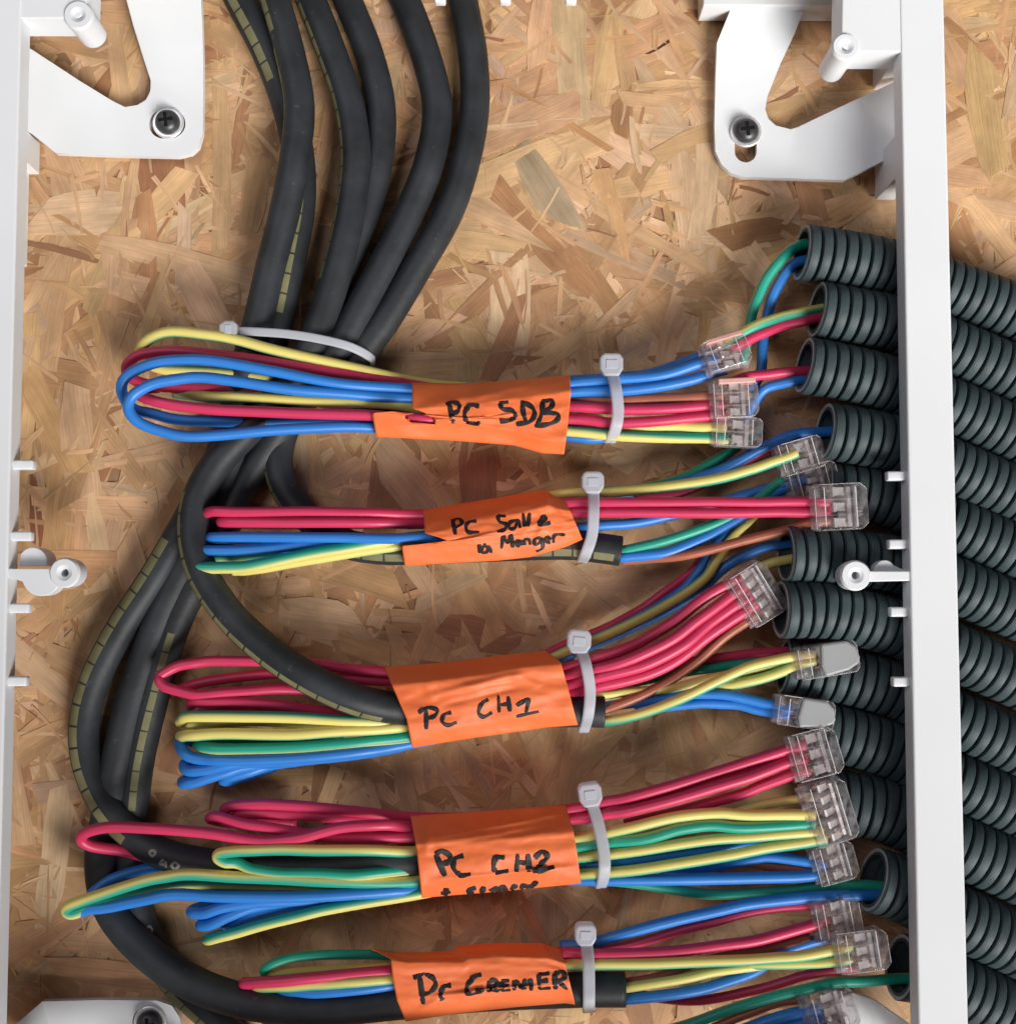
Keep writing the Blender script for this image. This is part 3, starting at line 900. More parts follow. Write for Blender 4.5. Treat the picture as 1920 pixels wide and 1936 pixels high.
wire('red', [(775, 775, 9), (640, 765, 11), (520, 750, 13), (420, 738, 14), (330, 733, 15), (266, 724, 16), (241, 705, 17), (245, 684, 18), (275, 667, 19), (346, 665, 20), (463, 677, 19.5), (609, 701, 18), (755, 724, 14), (900, 745, 11), (1080, 760, 12)],
     'dark red wire loop between the green-yellow arch and the blue loops of PC SDB', g1, R1)
wire('red', [(300, 733, 14), (275, 736, 16), (264, 745, 18), (288, 757, 20), (346, 769, 20.5), (463, 777, 20.5), (580, 782, 20), (697, 786, 20), (735, 788, 20), (775, 790, 21), (815, 794, 21), (850, 796, 18), (890, 794, 14), (1080, 792, 15), (1160, 798, 16), (1250, 795, 17), (1342, 788, 17), (1372, 788, 17)],
     'red wire inside the blue loops of PC SDB, seen again through the torn tape', g1, R1)
wire('yg', [(330, 742, 13), (387, 750, 16), (463, 752, 18), (580, 757, 18), (755, 766, 16), (900, 800, 13), (1075, 815, 14), (1160, 823, 15), (1250, 827, 16), (1345, 829, 17), (1375, 829, 17)],
     'green-yellow wire lying lowest right of the PC SDB tape', g1, R1, phase=3.9, twist=0.019)
wire('red', [(1050, 770, 12), (1080, 769, 15), (1160, 774, 16), (1250, 773, 17), (1342, 768, 17), (1372, 766, 17)],
     'upper bright red wire between the PC SDB tape and its middle connector', g1, R1)
wire('brown', [(1050, 756, 11), (1080, 757, 13), (1184, 757, 15), (1270, 753, 16), (1342, 749, 17), (1370, 748, 17)],
     'brown wire just under the blues, right of the PC SDB zip tie', g1, R1)
wire('yg', [(1050, 800, 11), (1160, 807, 13), (1228, 807, 15), (1290, 807, 16), (1345, 809, 17), (1372, 809, 17)],
     'mostly yellow striped wire just above the lowest PC SDB wire', g1, R1, phase=4.4)
wire('blue', [(1050, 826, 9), (1085, 826, 10), (1120, 828, 10), (1160, 826, 9)],
     'short blue wire end peeping out under the right end of the PC SDB tape', g1, R1)
g1b = 'wires between the conduits and the PC SDB connectors'
wire('yg', [(1560, 462, 12), (1514, 463, 14), (1480, 486, 15), (1447, 528, 14), (1427, 575, 13), (1417, 610, 12), (1410, 650, 12), (1400, 690, 12)],
     'green wire leaving the topmost conduit and curving down left', g1b, 1.75, phase=1.6)
wire('blue', [(1560, 492, 12), (1504, 497, 13), (1467, 545, 12), (1450, 595, 10), (1441, 650, 9), (1438, 700, 9), (1420, 740, 10)],
     'blue wire leaving the topmost conduit and passing behind the red wire', g1b, 1.7)
wire('yg', [(1580, 580, 12), (1534, 587, 14), (1480, 598, 16), (1430, 615, 18), (1393, 636, 18), (1370, 652, 18)],
     'green-yellow wire from the second conduit into the topmost connector', g1b, 1.6, phase=0.35)
wire('red', [(1580, 596, 12), (1532, 604, 14), (1480, 615, 15), (1440, 630, 17), (1405, 648, 18), (1380, 660, 18)],
     'red wire from the second conduit into the topmost connector', g1b, 1.75)
wire('red', [(1560, 698, 12), (1517, 702, 14), (1464, 706, 14), (1414, 712, 14), (1370, 728, 15)],
     'red wire from the third conduit into the salmon-topped connector', g1b, 1.65)
wire('blue', [(1560, 718, 12), (1510, 720, 14), (1467, 727, 13), (1440, 740, 12), (1420, 770, 11), (1405, 800, 11)],
     'blue wire from the third conduit bending down behind the salmon-topped connector', g1b, 1.6)
wire('blue', [(1600, 815, 11), (1552, 817, 12), (1497, 822, 12), (1447, 844, 11), (1388, 876, 9), (1330, 900, 8), (1240, 925, 7), (1160, 940, 7)],
     'dark blue wire from the fourth conduit sloping down left behind', g1b, 1.75)
wire('yg', [(1440, 812, 6), (1400, 838, 6), (1350, 872, 6), (1290, 903, 6), (1220, 922, 6), (1120, 930, 7)],
     'dark green wire in the shade behind the lowest PC SDB connector', g1b, 1.7, phase=1.57)
wire('red', [(1490, 832, 8), (1450, 850, 8), (1403, 877, 7), (1350, 905, 7), (1290, 930, 7), (1200, 945, 8)],
     'dark red wire in the shade beside the dark blue one above PC Salle', g1b, 1.4)

g2 = 'wires of the PC Salle bundle'
R2 = 1.68
wire('red', [(700, 975, 9), (500, 973, 9), (402, 972, 11), (392, 969, 15), (400, 968, 19), (440, 968, 20), (551, 968, 20), (700, 970, 19), (800, 972, 15), (950, 962, 13), (1085, 951, 15), (1160, 950, 17), (1315, 949, 19), (1450, 949, 21), (1537, 949, 22), (1570, 950, 22)],
     'upper of the two red wires of PC Salle, running to the bright clear connector', g2, R2)
wire('red', [(700, 990, 9), (500, 990, 9), (430, 989, 11), (422, 987, 15), (430, 986, 19), (551, 988, 20.5), (700, 988, 20), (800, 990, 15), (950, 980, 13), (1085, 969, 15), (1160, 970, 17), (1315, 969, 19.5), (1450, 968, 21), (1537, 968, 22), (1570, 967, 22)],
     'lower of the two red wires of PC Salle, running to the bright clear connector', g2, R2)
wire('blue', [(700, 1018, 9), (500, 1018, 10), (412, 1018, 12), (404, 1017, 16), (412, 1016, 19), (551, 1015, 21), (680, 1017, 21), (770, 1018, 21.5), (840, 1016, 20), (930, 1005, 13), (1085, 997, 13), (1140, 994, 14), (1213, 986, 13), (1300, 968, 12), (1403, 937, 12), (1491, 915, 14), (1525, 904, 15)],
     'upper blue wire of PC Salle, cutting through the torn tape edge', g2, R2)
wire('blue', [(650, 1030, 9), (480, 1040, 10), (388, 1042, 12), (378, 1039, 16), (388, 1041, 19), (430, 1042, 20), (522, 1036, 20), (638, 1024, 19), (740, 1020, 17), (820, 1015, 13), (950, 1010, 12)],
     'lower blue wire of PC Salle, bent back beside the green-yellow fold', g2, R2)
wire('yg', [(600, 1050, 9), (450, 1060, 11), (375, 1059, 14), (362, 1064, 18), (380, 1073, 21), (448, 1072, 22), (522, 1061, 22), (609, 1043, 21), (700, 1029, 19), (790, 1015, 14), (900, 1005, 12)],
     'green-yellow wire of PC Salle, folded at the lower left with its green side up', g2, 1.9, phase=3.4, twist=-0.003)
wire('yg', [(440, 1079, 17), (470, 1077, 18), (522, 1070, 18.5), (638, 1049, 18), (755, 1031, 16), (860, 1010, 12), (950, 975, 11), (1050, 937, 12), (1152, 931, 14), (1267, 921, 16), (1374, 901, 18), (1432, 884, 19), (1476, 869, 19), (1506, 857, 19)],
     'yellow and green wire topmost right of the PC Salle tape, ending stripped', g2, R2, phase=4.9, twist=-0.0067)
wire('brown', [(1174, 1060, 12), (1215, 1058, 13), (1295, 1049, 16), (1403, 1024, 18), (1491, 1000, 20), (1537, 989, 22), (1570, 984, 22)],
     'brown wire rising from the PC Salle cable end to the bright connector', g2, 1.5)
wire('yg', [(1160, 1040, 13), (1185, 1039, 14), (1257, 1022, 15), (1345, 993, 15), (1410, 960, 14), (1470, 915, 14), (1500, 890, 14)],
     'mostly green wire leaving the stripped PC Salle cable end', g2, 1.6, phase=1.9)
wire('blue', [(1160, 1052, 13), (1185, 1053, 14), (1257, 1045, 15), (1330, 1017, 15), (1390, 983, 14), (1450, 940, 13), (1500, 915, 14)],
     'bright blue wire leaving the stripped PC Salle cable end', g2, 1.75)
wire('blue', [(1520, 1022, 12), (1478, 1029, 13), (1427, 1042, 12), (1370, 1072, 10), (1320, 1120, 8), (1240, 1165, 7), (1120, 1220, 7), (1060, 1244, 8), (990, 1272, 8)],
     'navy blue wire from the sixth conduit sloping down behind the PC CH1 wires', 'wires of the PC CH1 bundle', 1.7)
wire('yg', [(1520, 1052, 12), (1471, 1061, 13), (1448, 1068, 12), (1420, 1085, 10), (1390, 1110, 9)],
     'short yellow-green wire piece at the mouth of the sixth conduit', 'wires of the PC CH1 bundle', 1.6, phase=5.2)

g3 = 'wires of the PC CH1 bundle'
wire('red', [(790, 1275, 12), (700, 1268, 14), (600, 1256, 15), (501, 1250, 15), (401, 1250, 15), (350, 1257, 15.5), (314, 1270, 16), (301, 1284, 16.5), (316, 1300, 17.5), (367, 1312, 18), (434, 1310, 17.5), (517, 1304, 16), (600, 1308, 13), (700, 1320, 11), (790, 1330, 10)],
     'open red wire loop at the far left of PC CH1', g3, R2)
wire('red', [(790, 1290, 10), (680, 1285, 12), (560, 1275, 12), (467, 1278, 12), (384, 1290, 12), (350, 1300, 11), (330, 1310, 10)],
     'dark red wire inside the open loop of PC CH1', g3, R2)
wire('red', [(640, 1345, 9), (480, 1343, 10), (375, 1338, 12), (361, 1333, 15), (375, 1328, 18), (440, 1328, 18), (534, 1334, 17), (634, 1348, 14), (720, 1355, 12), (800, 1340, 11)],
     'red wire folded just above the yellow wires of PC CH1', g3, R2)
wire('yg', [(650, 1372, 9), (480, 1362, 11), (355, 1364, 13), (346, 1361, 17), (367, 1354, 20), (467, 1354, 20.5), (601, 1360, 20), (701, 1366, 18), (790, 1370, 13), (900, 1365, 11)],
     'topmost green-yellow wire fold of PC CH1, left of the tape', g3, 1.8, phase=3.6)
wire('yg', [(650, 1390, 9), (480, 1395, 10), (356, 1394, 12), (346, 1392, 16), (360, 1390, 19.5), (400, 1389, 20.5), (534, 1389, 21), (634, 1384, 20), (735, 1377, 17), (800, 1370, 13), (900, 1360, 11)],
     'fully yellow-facing wire fold in the middle of PC CH1', g3, 1.8, phase=1.6)
wire('yg', [(650, 1410, 9), (480, 1416, 10), (385, 1411, 12), (377, 1409, 16), (390, 1414, 19), (434, 1417, 20), (568, 1413, 20), (680, 1403, 18.5), (760, 1394, 15), (900, 1370, 11)],
     'green-facing wire fold above the blue coil of PC CH1', g3, 1.75, phase=4.5)
for k, (pts, lab) in enumerate([
    ([(500, 1420, 9), (420, 1412, 10), (350, 1400, 12), (341, 1408, 15), (352, 1426, 18), (385, 1436, 19), (434, 1438, 20), (568, 1434, 20), (680, 1422, 18.5), (760, 1410, 14), (900, 1380, 11)], 'long blue wire along the underside of PC CH1, left of the tape'),
    ([(480, 1440, 9), (390, 1446, 11), (352, 1444, 14), (354, 1456, 17), (385, 1456, 18), (434, 1446, 18.5), (520, 1440, 17), (640, 1430, 14), (760, 1412, 10)], 'blue wire turn just under the long blue wire of PC CH1'),
    ([(480, 1450, 8), (400, 1468, 10), (350, 1476, 13), (350, 1482, 16), (372, 1478, 17), (420, 1462, 17), (470, 1448, 16), (560, 1438, 13)], 'lowest blue wire turn at the left end of PC CH1'),
    ([(490, 1446, 7), (410, 1460, 9), (372, 1468, 12), (368, 1473, 14.5), (390, 1472, 15.5), (440, 1456, 15.5), (500, 1443, 14), (600, 1432, 11)], 'blue wire turn half hidden in the middle of the PC CH1 coil'),
    ([(520, 1448, 7), (450, 1472, 9), (424, 1475, 12), (430, 1469, 14.5), (465, 1460, 15), (510, 1447, 14), (580, 1436, 12)], 'short blue wire turn on the right of the PC CH1 coil')]):
    wire('blue', pts, lab, g3, 1.8)
for k, (pts, lab) in enumerate([
    ([(1030, 1272, 11), (1067, 1263, 14), (1122, 1247, 16), (1175, 1229, 17), (1221, 1207, 17), (1278, 1172, 17.5), (1330, 1132, 18), (1380, 1102, 18.5), (1400, 1090, 18.5)], 'topmost red wire fanning to the five-way PC CH1 connector'),
    ([(1030, 1285, 11), (1071, 1278, 15), (1124, 1266, 18), (1198, 1245, 20), (1267, 1211, 20.5), (1320, 1171, 20), (1388, 1122, 19), (1410, 1108, 18.5)], 'second red wire from the top fanning to the five-way connector'),
    ([(1030, 1300, 11), (1074, 1294, 15), (1124, 1282, 18), (1215, 1259, 20), (1290, 1221, 20), (1345, 1175, 19), (1397, 1140, 18.5), (1420, 1126, 18.5)], 'third red wire from the top fanning to the five-way connector'),
    ([(1030, 1318, 11), (1083, 1309, 14), (1124, 1299, 17), (1221, 1276, 18), (1290, 1241, 18), (1347, 1196, 18), (1407, 1157, 18.5), (1430, 1142, 18.5)], 'lowest red wire fanning to the five-way connector')]):
    wire('red', pts, lab, g3, 1.8)
wire('brown', [(1130, 1346, 13), (1175, 1330, 14), (1244, 1299, 14), (1313, 1254, 14), (1358, 1214, 15), (1409, 1176, 17), (1430, 1162, 18)],
     'brown wire rising from the PC CH1 cable end to the five-way connector', g3, 1.6)
wire('yg', [(990, 1275, 9), (1060, 1236, 9), (1129, 1207, 10), (1221, 1164, 10), (1290, 1124, 11), (1335, 1090, 12), (1360, 1050, 12), (1384, 1015, 11), (1414, 984, 11), (1450, 950, 10)],
     'green-yellow wire curving up right from PC CH1 behind the brown wire', g3, 1.6, phase=5.7)
wire('blue', [(990, 1268, 7), (1080, 1232, 7), (1170, 1186, 8), (1240, 1148, 8), (1290, 1115, 9), (1318, 1082, 10), (1340, 1045, 10), (1370, 1010, 10), (1410, 970, 9)],
     'blue wire climbing beside the green-yellow one above PC CH1', g3, 1.5)
wire('red', [(980, 1262, 8), (1060, 1222, 7), (1150, 1185, 7), (1209, 1153, 7), (1255, 1120, 8), (1308, 1080, 8), (1340, 1040, 8), (1370, 1000, 8)],
     'dark red wire in shade above the PC CH1 fan', g3, 1.5)
wire('red', [(1180, 1290, 8), (1260, 1262, 8), (1347, 1245, 9), (1450, 1233, 9), (1500, 1230, 9)],
     'dark red wire passing behind the brown one towards the eighth conduit', g3, 1.5)
wire('yg', [(1150, 1300, 8), (1240, 1282, 9), (1313, 1268, 9), (1404, 1256, 9), (1480, 1250, 9)],
     'dark green wire under the dark red one right of PC CH1', g3, 1.6, phase=1.57)
wire('yg', [(1130, 1360, 13), (1147, 1363, 14), (1214, 1350, 16), (1280, 1324, 18), (1347, 1293, 19), (1414, 1262, 19), (1480, 1246, 18.5), (1515, 1240, 18), (1540, 1238, 18)],
     'long yellow wire crossing from the PC CH1 cable end up to the grey connector', g3, 1.65, phase=3.5, twist=0.014)
wire('yg', [(1080, 1318, 11), (1133, 1314, 13), (1180, 1309, 13), (1247, 1304, 14), (1297, 1296, 14), (1347, 1282, 15), (1414, 1268, 15), (1507, 1248, 16), (1540, 1244, 16)],
     'short yellow wire leaving PC CH1 beneath the red fan', g3, 1.5, phase=4.2)
wire('yg', [(1300, 1300, 11), (1367, 1296, 14), (1414, 1289, 16), (1470, 1273, 17), (1507, 1257, 18), (1540, 1250, 18)],
     'lower pale yellow wire entering the upper grey connector', g3, 1.7, phase=4.1)
wire('blue', [(1130, 1338, 12), (1150, 1336, 13), (1197, 1330, 13), (1247, 1323, 13), (1310, 1312, 14), (1360, 1312, 15), (1414, 1322, 16), (1475, 1337, 17), (1500, 1342, 17)],
     'upper blue wire from PC CH1 to the lower grey connector', g3, 1.65)
wire('blue', [(1200, 1342, 11), (1270, 1335, 12), (1320, 1330, 13), (1380, 1332, 14), (1430, 1342, 15), (1470, 1350, 16), (1498, 1353, 16)],
     'lower blue wire from PC CH1 to the lower grey connector', g3, 1.6)

g4 = 'wires of the PC CH2 bundle'
wire('red', [(300, 1625, 11), (240, 1611, 13), (190, 1603, 15), (160, 1594, 17), (154, 1583, 18.5), (170, 1571, 20), (217, 1564, 21), (300, 1567, 21.5), (400, 1577, 21), (470, 1588, 20), (530, 1590, 20), (580, 1581, 20.5), (641, 1566, 21), (721, 1560, 20), (780, 1563, 15), (900, 1558, 12), (1080, 1550, 14), (1150, 1540, 16), (1214, 1528, 18), (1347, 1491, 20), (1440, 1460, 20), (1494, 1442, 19), (1525, 1434, 19)],
     'long bright red wire of PC CH2 looping far out to the left', g4, 1.75)
wire('red', [(500, 1560, 9), (430, 1556, 12), (398, 1547, 16), (412, 1545, 18), (469, 1559, 18.5), (538, 1570, 18), (630, 1583, 17.5), (767, 1583, 15), (900, 1575, 11)],
     'red wire folded beneath the dark red ones of PC CH2', g4, 1.75)
wire('red', [(560, 1545, 8), (450, 1545, 10), (425, 1533, 13), (445, 1523, 15), (500, 1520, 16), (568, 1524, 16), (680, 1536, 15), (780, 1545, 12), (900, 1545, 11), (1069, 1532, 13), (1147, 1516, 15), (1214, 1502, 17), (1347, 1462, 18), (1491, 1417, 19), (1522, 1408, 19)],
     'topmost dark red wire of PC CH2', g4, 1.75)
wire('red', [(560, 1556, 8), (480, 1548, 11), (452, 1540, 14), (500, 1538, 15.5), (600, 1545, 15.5), (700, 1552, 14), (800, 1558, 11)],
     'dark red wire tucked between the topmost and the bright red of PC CH2', g4, 1.75)
wire('red', [(1040, 1545, 10), (1090, 1541, 12), (1160, 1528, 14), (1240, 1506, 15), (1347, 1476, 16), (1440, 1444, 17), (1492, 1430, 17.5), (1520, 1422, 17.5)],
     'red wire squeezed between the two upper red wires right of PC CH2', g4, 1.7)
wire('red', [(1180, 1560, 9), (1260, 1540, 10), (1380, 1508, 14), (1440, 1485, 16), (1501, 1464, 18), (1530, 1456, 18)],
     'lowest red wire entering the upper PC CH2 connector', g4, 1.75)
wire('yg', [(788, 1643, 13), (700, 1652, 18), (630, 1654, 19), (538, 1652, 20), (480, 1645, 20), (447, 1632, 20), (425, 1630, 21), (411, 1620, 21.5), (430, 1611, 21.5), (492, 1608, 21), (584, 1607, 21), (698, 1609, 20), (788, 1611, 15), (900, 1600, 12), (1093, 1584, 15), (1180, 1568, 18), (1280, 1545, 19), (1347, 1538, 19), (1414, 1541, 19), (1511, 1541, 19), (1540, 1541, 19)],
     'green-yellow wire of PC CH2 with the open loop at (left of) the tape'.replace(' at (left of)', ' left of'), g4, 1.75, phase=2.5, twist=0.0068)
wire('yg', [(700, 1678, 9), (500, 1672, 12), (334, 1672, 15), (267, 1686, 17), (184, 1711, 18), (140, 1727, 18.5), (126, 1722, 19), (134, 1712, 20), (167, 1699, 20.5), (234, 1678, 21), (300, 1660, 21.5), (367, 1654, 21.5), (492, 1661, 20), (630, 1667, 19), (790, 1667, 14), (900, 1640, 12), (1097, 1601, 15), (1214, 1587, 18), (1290, 1568, 19), (1347, 1561, 19), (1414, 1565, 19), (1514, 1559, 18.5), (1540, 1558, 18.5)],
     'longest green-yellow wire of PC CH2, reaching the far left tip', g4, 1.8, phase=3.5, twist=-0.007)
wire('blue', [(450, 1690, 9), (330, 1690, 12), (230, 1705, 15), (160, 1722, 17), (150, 1723, 18), (165, 1721, 18.5), (200, 1716, 19), (267, 1702, 19.5), (334, 1692, 20), (434, 1697, 20), (601, 1694, 19), (735, 1686, 16), (800, 1680, 12), (950, 1660, 10), (1103, 1664, 13), (1214, 1663, 14), (1380, 1661, 14), (1500, 1658, 14), (1545, 1656, 14)],
     'long blue wire of PC CH2 under the longest green-yellow wire', g4, 1.85)
wire('blue', [(420, 1645, 8), (330, 1638, 9), (284, 1642, 10), (217, 1660, 12), (184, 1680, 13), (170, 1695, 14)],
     'dark blue wire crossing the black cable above the far left tip', g4, 1.7)
for pts, lab in [
    ([(540, 1700, 8), (440, 1708, 11), (372, 1718, 14), (364, 1725, 17), (385, 1727, 18.5), (434, 1713, 19), (520, 1704, 18), (640, 1697, 15), (760, 1686, 11)], 'first blue wire turn from the left in the PC CH2 coil'),
    ([(540, 1710, 8), (450, 1725, 10), (390, 1742, 13), (380, 1750, 16), (398, 1748, 17.5), (434, 1732, 18), (484, 1715, 17.5), (580, 1704, 15), (720, 1690, 11)], 'lowest blue wire turn in the PC CH2 coil'),
    ([(540, 1704, 7), (450, 1714, 9), (400, 1727, 12), (392, 1735, 14.5), (412, 1733, 16), (450, 1719, 16.5), (520, 1708, 15.5), (620, 1699, 13)], 'blue wire turn in the middle of the PC CH2 coil'),
    ([(560, 1712, 8), (480, 1728, 9), (430, 1745, 11), (432, 1748, 14), (455, 1738, 15.5), (534, 1716, 15.5), (640, 1704, 13)], 'blue wire turn just above the teal wire of PC CH2')]:
    wire('blue', pts, lab, g4, 1.8)
wire('yg', [(600, 1725, 8), (480, 1752, 10), (402, 1774, 13), (394, 1777, 16), (410, 1774, 18), (468, 1757, 18.5), (560, 1733, 18), (635, 1717, 17), (767, 1695, 14), (850, 1680, 11)],
     'teal green-yellow wire slanting lowest at the left of PC CH2', g4, 1.75, phase=3.84)
wire('yg', [(1380, 1540, 10), (1441, 1521, 13), (1507, 1511, 16), (1535, 1507, 17)],
     'short yellow wire end at the upper corner of the large CH2 connector', g4, 1.5, phase=5.0)
wire('yg', [(1050, 1625, 11), (1100, 1621, 15), (1214, 1608, 18), (1347, 1588, 19), (1430, 1583, 19), (1534, 1574, 18.5), (1555, 1571, 18.5)],
     'upper mostly yellow wire into the large CH2 connector', g4, 1.7, phase=3.85)
wire('blue', [(1050, 1642, 10), (1103, 1638, 13), (1214, 1624, 15), (1347, 1606, 15), (1420, 1598, 13), (1500, 1600, 11)],
     'blue wire between the two yellow wires of PC CH2', g4, 1.6)
wire('yg', [(1050, 1656, 11), (1103, 1653, 15), (1214, 1644, 18), (1347, 1622, 19), (1450, 1604, 19), (1541, 1590, 18.5), (1562, 1586, 18.5)],
     'lower mostly yellow wire into the large CH2 connector', g4, 1.75, phase=3.75)
wire('blue', [(1250, 1655, 9), (1340, 1640, 10), (1420, 1625, 11), (1464, 1622, 12), (1531, 1631, 13), (1560, 1636, 13)],
     'dark blue wire into the lower shaded CH2 connector', g4, 1.7)
wire('brown', [(1200, 1655, 8), (1300, 1645, 9), (1390, 1630, 10), (1470, 1640, 11), (1545, 1648, 12)],
     'dark brown wire in the shade under the PC CH2 yellow wires', g4, 1.5)

g5 = 'wires of the PC GRENIER bundle'
wire('yg', [(760, 1810, 10), (698, 1806, 13), (630, 1805, 15), (561, 1811, 17), (517, 1823, 18), (499, 1836, 17.5), (512, 1842, 16), (560, 1838, 15), (640, 1833, 13), (740, 1828, 10)],
     'dark teal wire loop at the left end of PC GRENIER', g5, 1.5, phase=2.3)
wire('red', [(640, 1858, 10), (520, 1864, 13), (463, 1860, 17), (480, 1857, 19), (540, 1853, 20.5), (607, 1847, 20.5), (733, 1836, 18), (800, 1825, 14), (950, 1812, 12), (1066, 1800, 14), (1129, 1804, 16), (1267, 1800, 17), (1358, 1788, 18), (1440, 1775, 18), (1540, 1747, 17), (1565, 1740, 17)],
     'long red wire of PC GRENIER running into its upper connector', g5, 1.75)
wire('yg', [(480, 1868, 15), (540, 1866, 18.5), (607, 1862, 20), (675, 1857, 20), (740, 1852, 18.5), (810, 1840, 14), (950, 1830, 12), (1071, 1824, 15), (1129, 1824, 17), (1267, 1822, 18.5), (1404, 1815, 20), (1496, 1810, 20.5), (1580, 1797, 21), (1610, 1791, 21)],
     'upper green-yellow wire of PC GRENIER running to the shiny connector', g5, 1.75, phase=3.7)
wire('blue', [(500, 1872, 12), (556, 1875, 17.5), (607, 1877, 19.5), (675, 1872, 20), (740, 1862, 18), (800, 1850, 14), (900, 1845, 12)],
     'short blue wire piece over the cable left of PC GRENIER', g5, 1.7)
wire('yg', [(1380, 1826, 15), (1440, 1824, 18), (1538, 1822, 20), (1582, 1818, 21), (1610, 1814, 21)],
     'lower green-yellow wire entering the shiny PC GRENIER connector', g5, 1.55, phase=3.7)
wire('blue', [(1060, 1790, 10), (1129, 1781, 12), (1221, 1755, 14), (1335, 1727, 15), (1419, 1709, 15.5), (1518, 1698, 15.5), (1628, 1693, 14.5), (1690, 1690, 12)],
     'blue wire from PC GRENIER into the pale-rimmed eleventh conduit', g5, 1.75)
wire('red', [(1110, 1800, 9), (1180, 1790, 10), (1244, 1772, 11), (1313, 1752, 12), (1404, 1729, 13), (1496, 1713, 14), (1540, 1712, 15), (1570, 1715, 15)],
     'dark red wire following the blue one to the upper GRENIER connector', g5, 1.5)
wire('yg', [(1040, 1660, 8), (1180, 1668, 8), (1330, 1690, 8.5), (1451, 1686, 10), (1540, 1678, 11), (1618, 1674, 12), (1690, 1680, 12)],
     'dark green wire in the shade beneath the lower CH2 connector', g5, 1.7, phase=1.57)
wire('yg', [(1160, 1868, 15), (1189, 1869, 16), (1290, 1852, 17), (1358, 1838, 17), (1427, 1827, 17), (1500, 1822, 16)],
     'yellow wire leaving the cut PC GRENIER cable end', g5, 1.55, phase=4.3)
wire('blue', [(1160, 1888, 15), (1184, 1889, 16), (1290, 1878, 17), (1358, 1862, 16), (1427, 1837, 15), (1479, 1800, 13), (1528, 1783, 12), (1560, 1775, 12)],
     'bright blue wire leaving the cut PC GRENIER cable end', g5, 1.75)
wire('brown', [(1165, 1860, 13), (1240, 1848, 13), (1340, 1815, 13), (1450, 1795, 13), (1530, 1770, 14)],
     'dark brown wire behind the yellow ones right of PC GRENIER', g5, 1.4)
wire('red', [(1080, 1850, 8), (1200, 1880, 7), (1310, 1892, 8), (1420, 1873, 10), (1479, 1858, 12), (1518, 1845, 13), (1578, 1834, 14), (1620, 1830, 14)],
     'short dark red wire below the shiny GRENIER connector', g5, 1.5)
g6 = 'wires of the bundle cut off at the bottom edge'
wire('yg', [(1180, 1975, 12), (1260, 1950, 13), (1340, 1924, 14), (1419, 1896, 15), (1499, 1876, 15.5), (1578, 1860, 15.5), (1637, 1855, 14), (1693, 1852, 12), (1740, 1850, 11)],
     'green wire rising from the bottom edge into the lowest conduit', g6, 1.7, phase=1.8)
wire('blue', [(1330, 1975, 14), (1400, 1950, 15), (1459, 1928, 17), (1514, 1915, 18), (1550, 1908, 18)],
     'upper blue wire into the connector at the bottom edge', g6, 1.9)
wire('blue', [(1360, 1995, 14), (1430, 1965, 15), (1480, 1945, 17), (1520, 1935, 18), (1556, 1928, 18)],
     'lower blue wire into the connector at the bottom edge', g6, 1.9)
wire('brown', [(1320, 1955, 11), (1380, 1930, 12), (1419, 1914, 13), (1470, 1896, 14), (1530, 1890, 15)],
     'brown wire between green and blue at the bottom edge', g6, 1.5)
wire('blue', [(440, 1975, 9), (500, 1945, 10), (560, 1935, 10), (640, 1942, 10), (760, 1960, 10)],
     'blue wire tip showing at the bottom edge left of PC GRENIER', g6, 1.7)

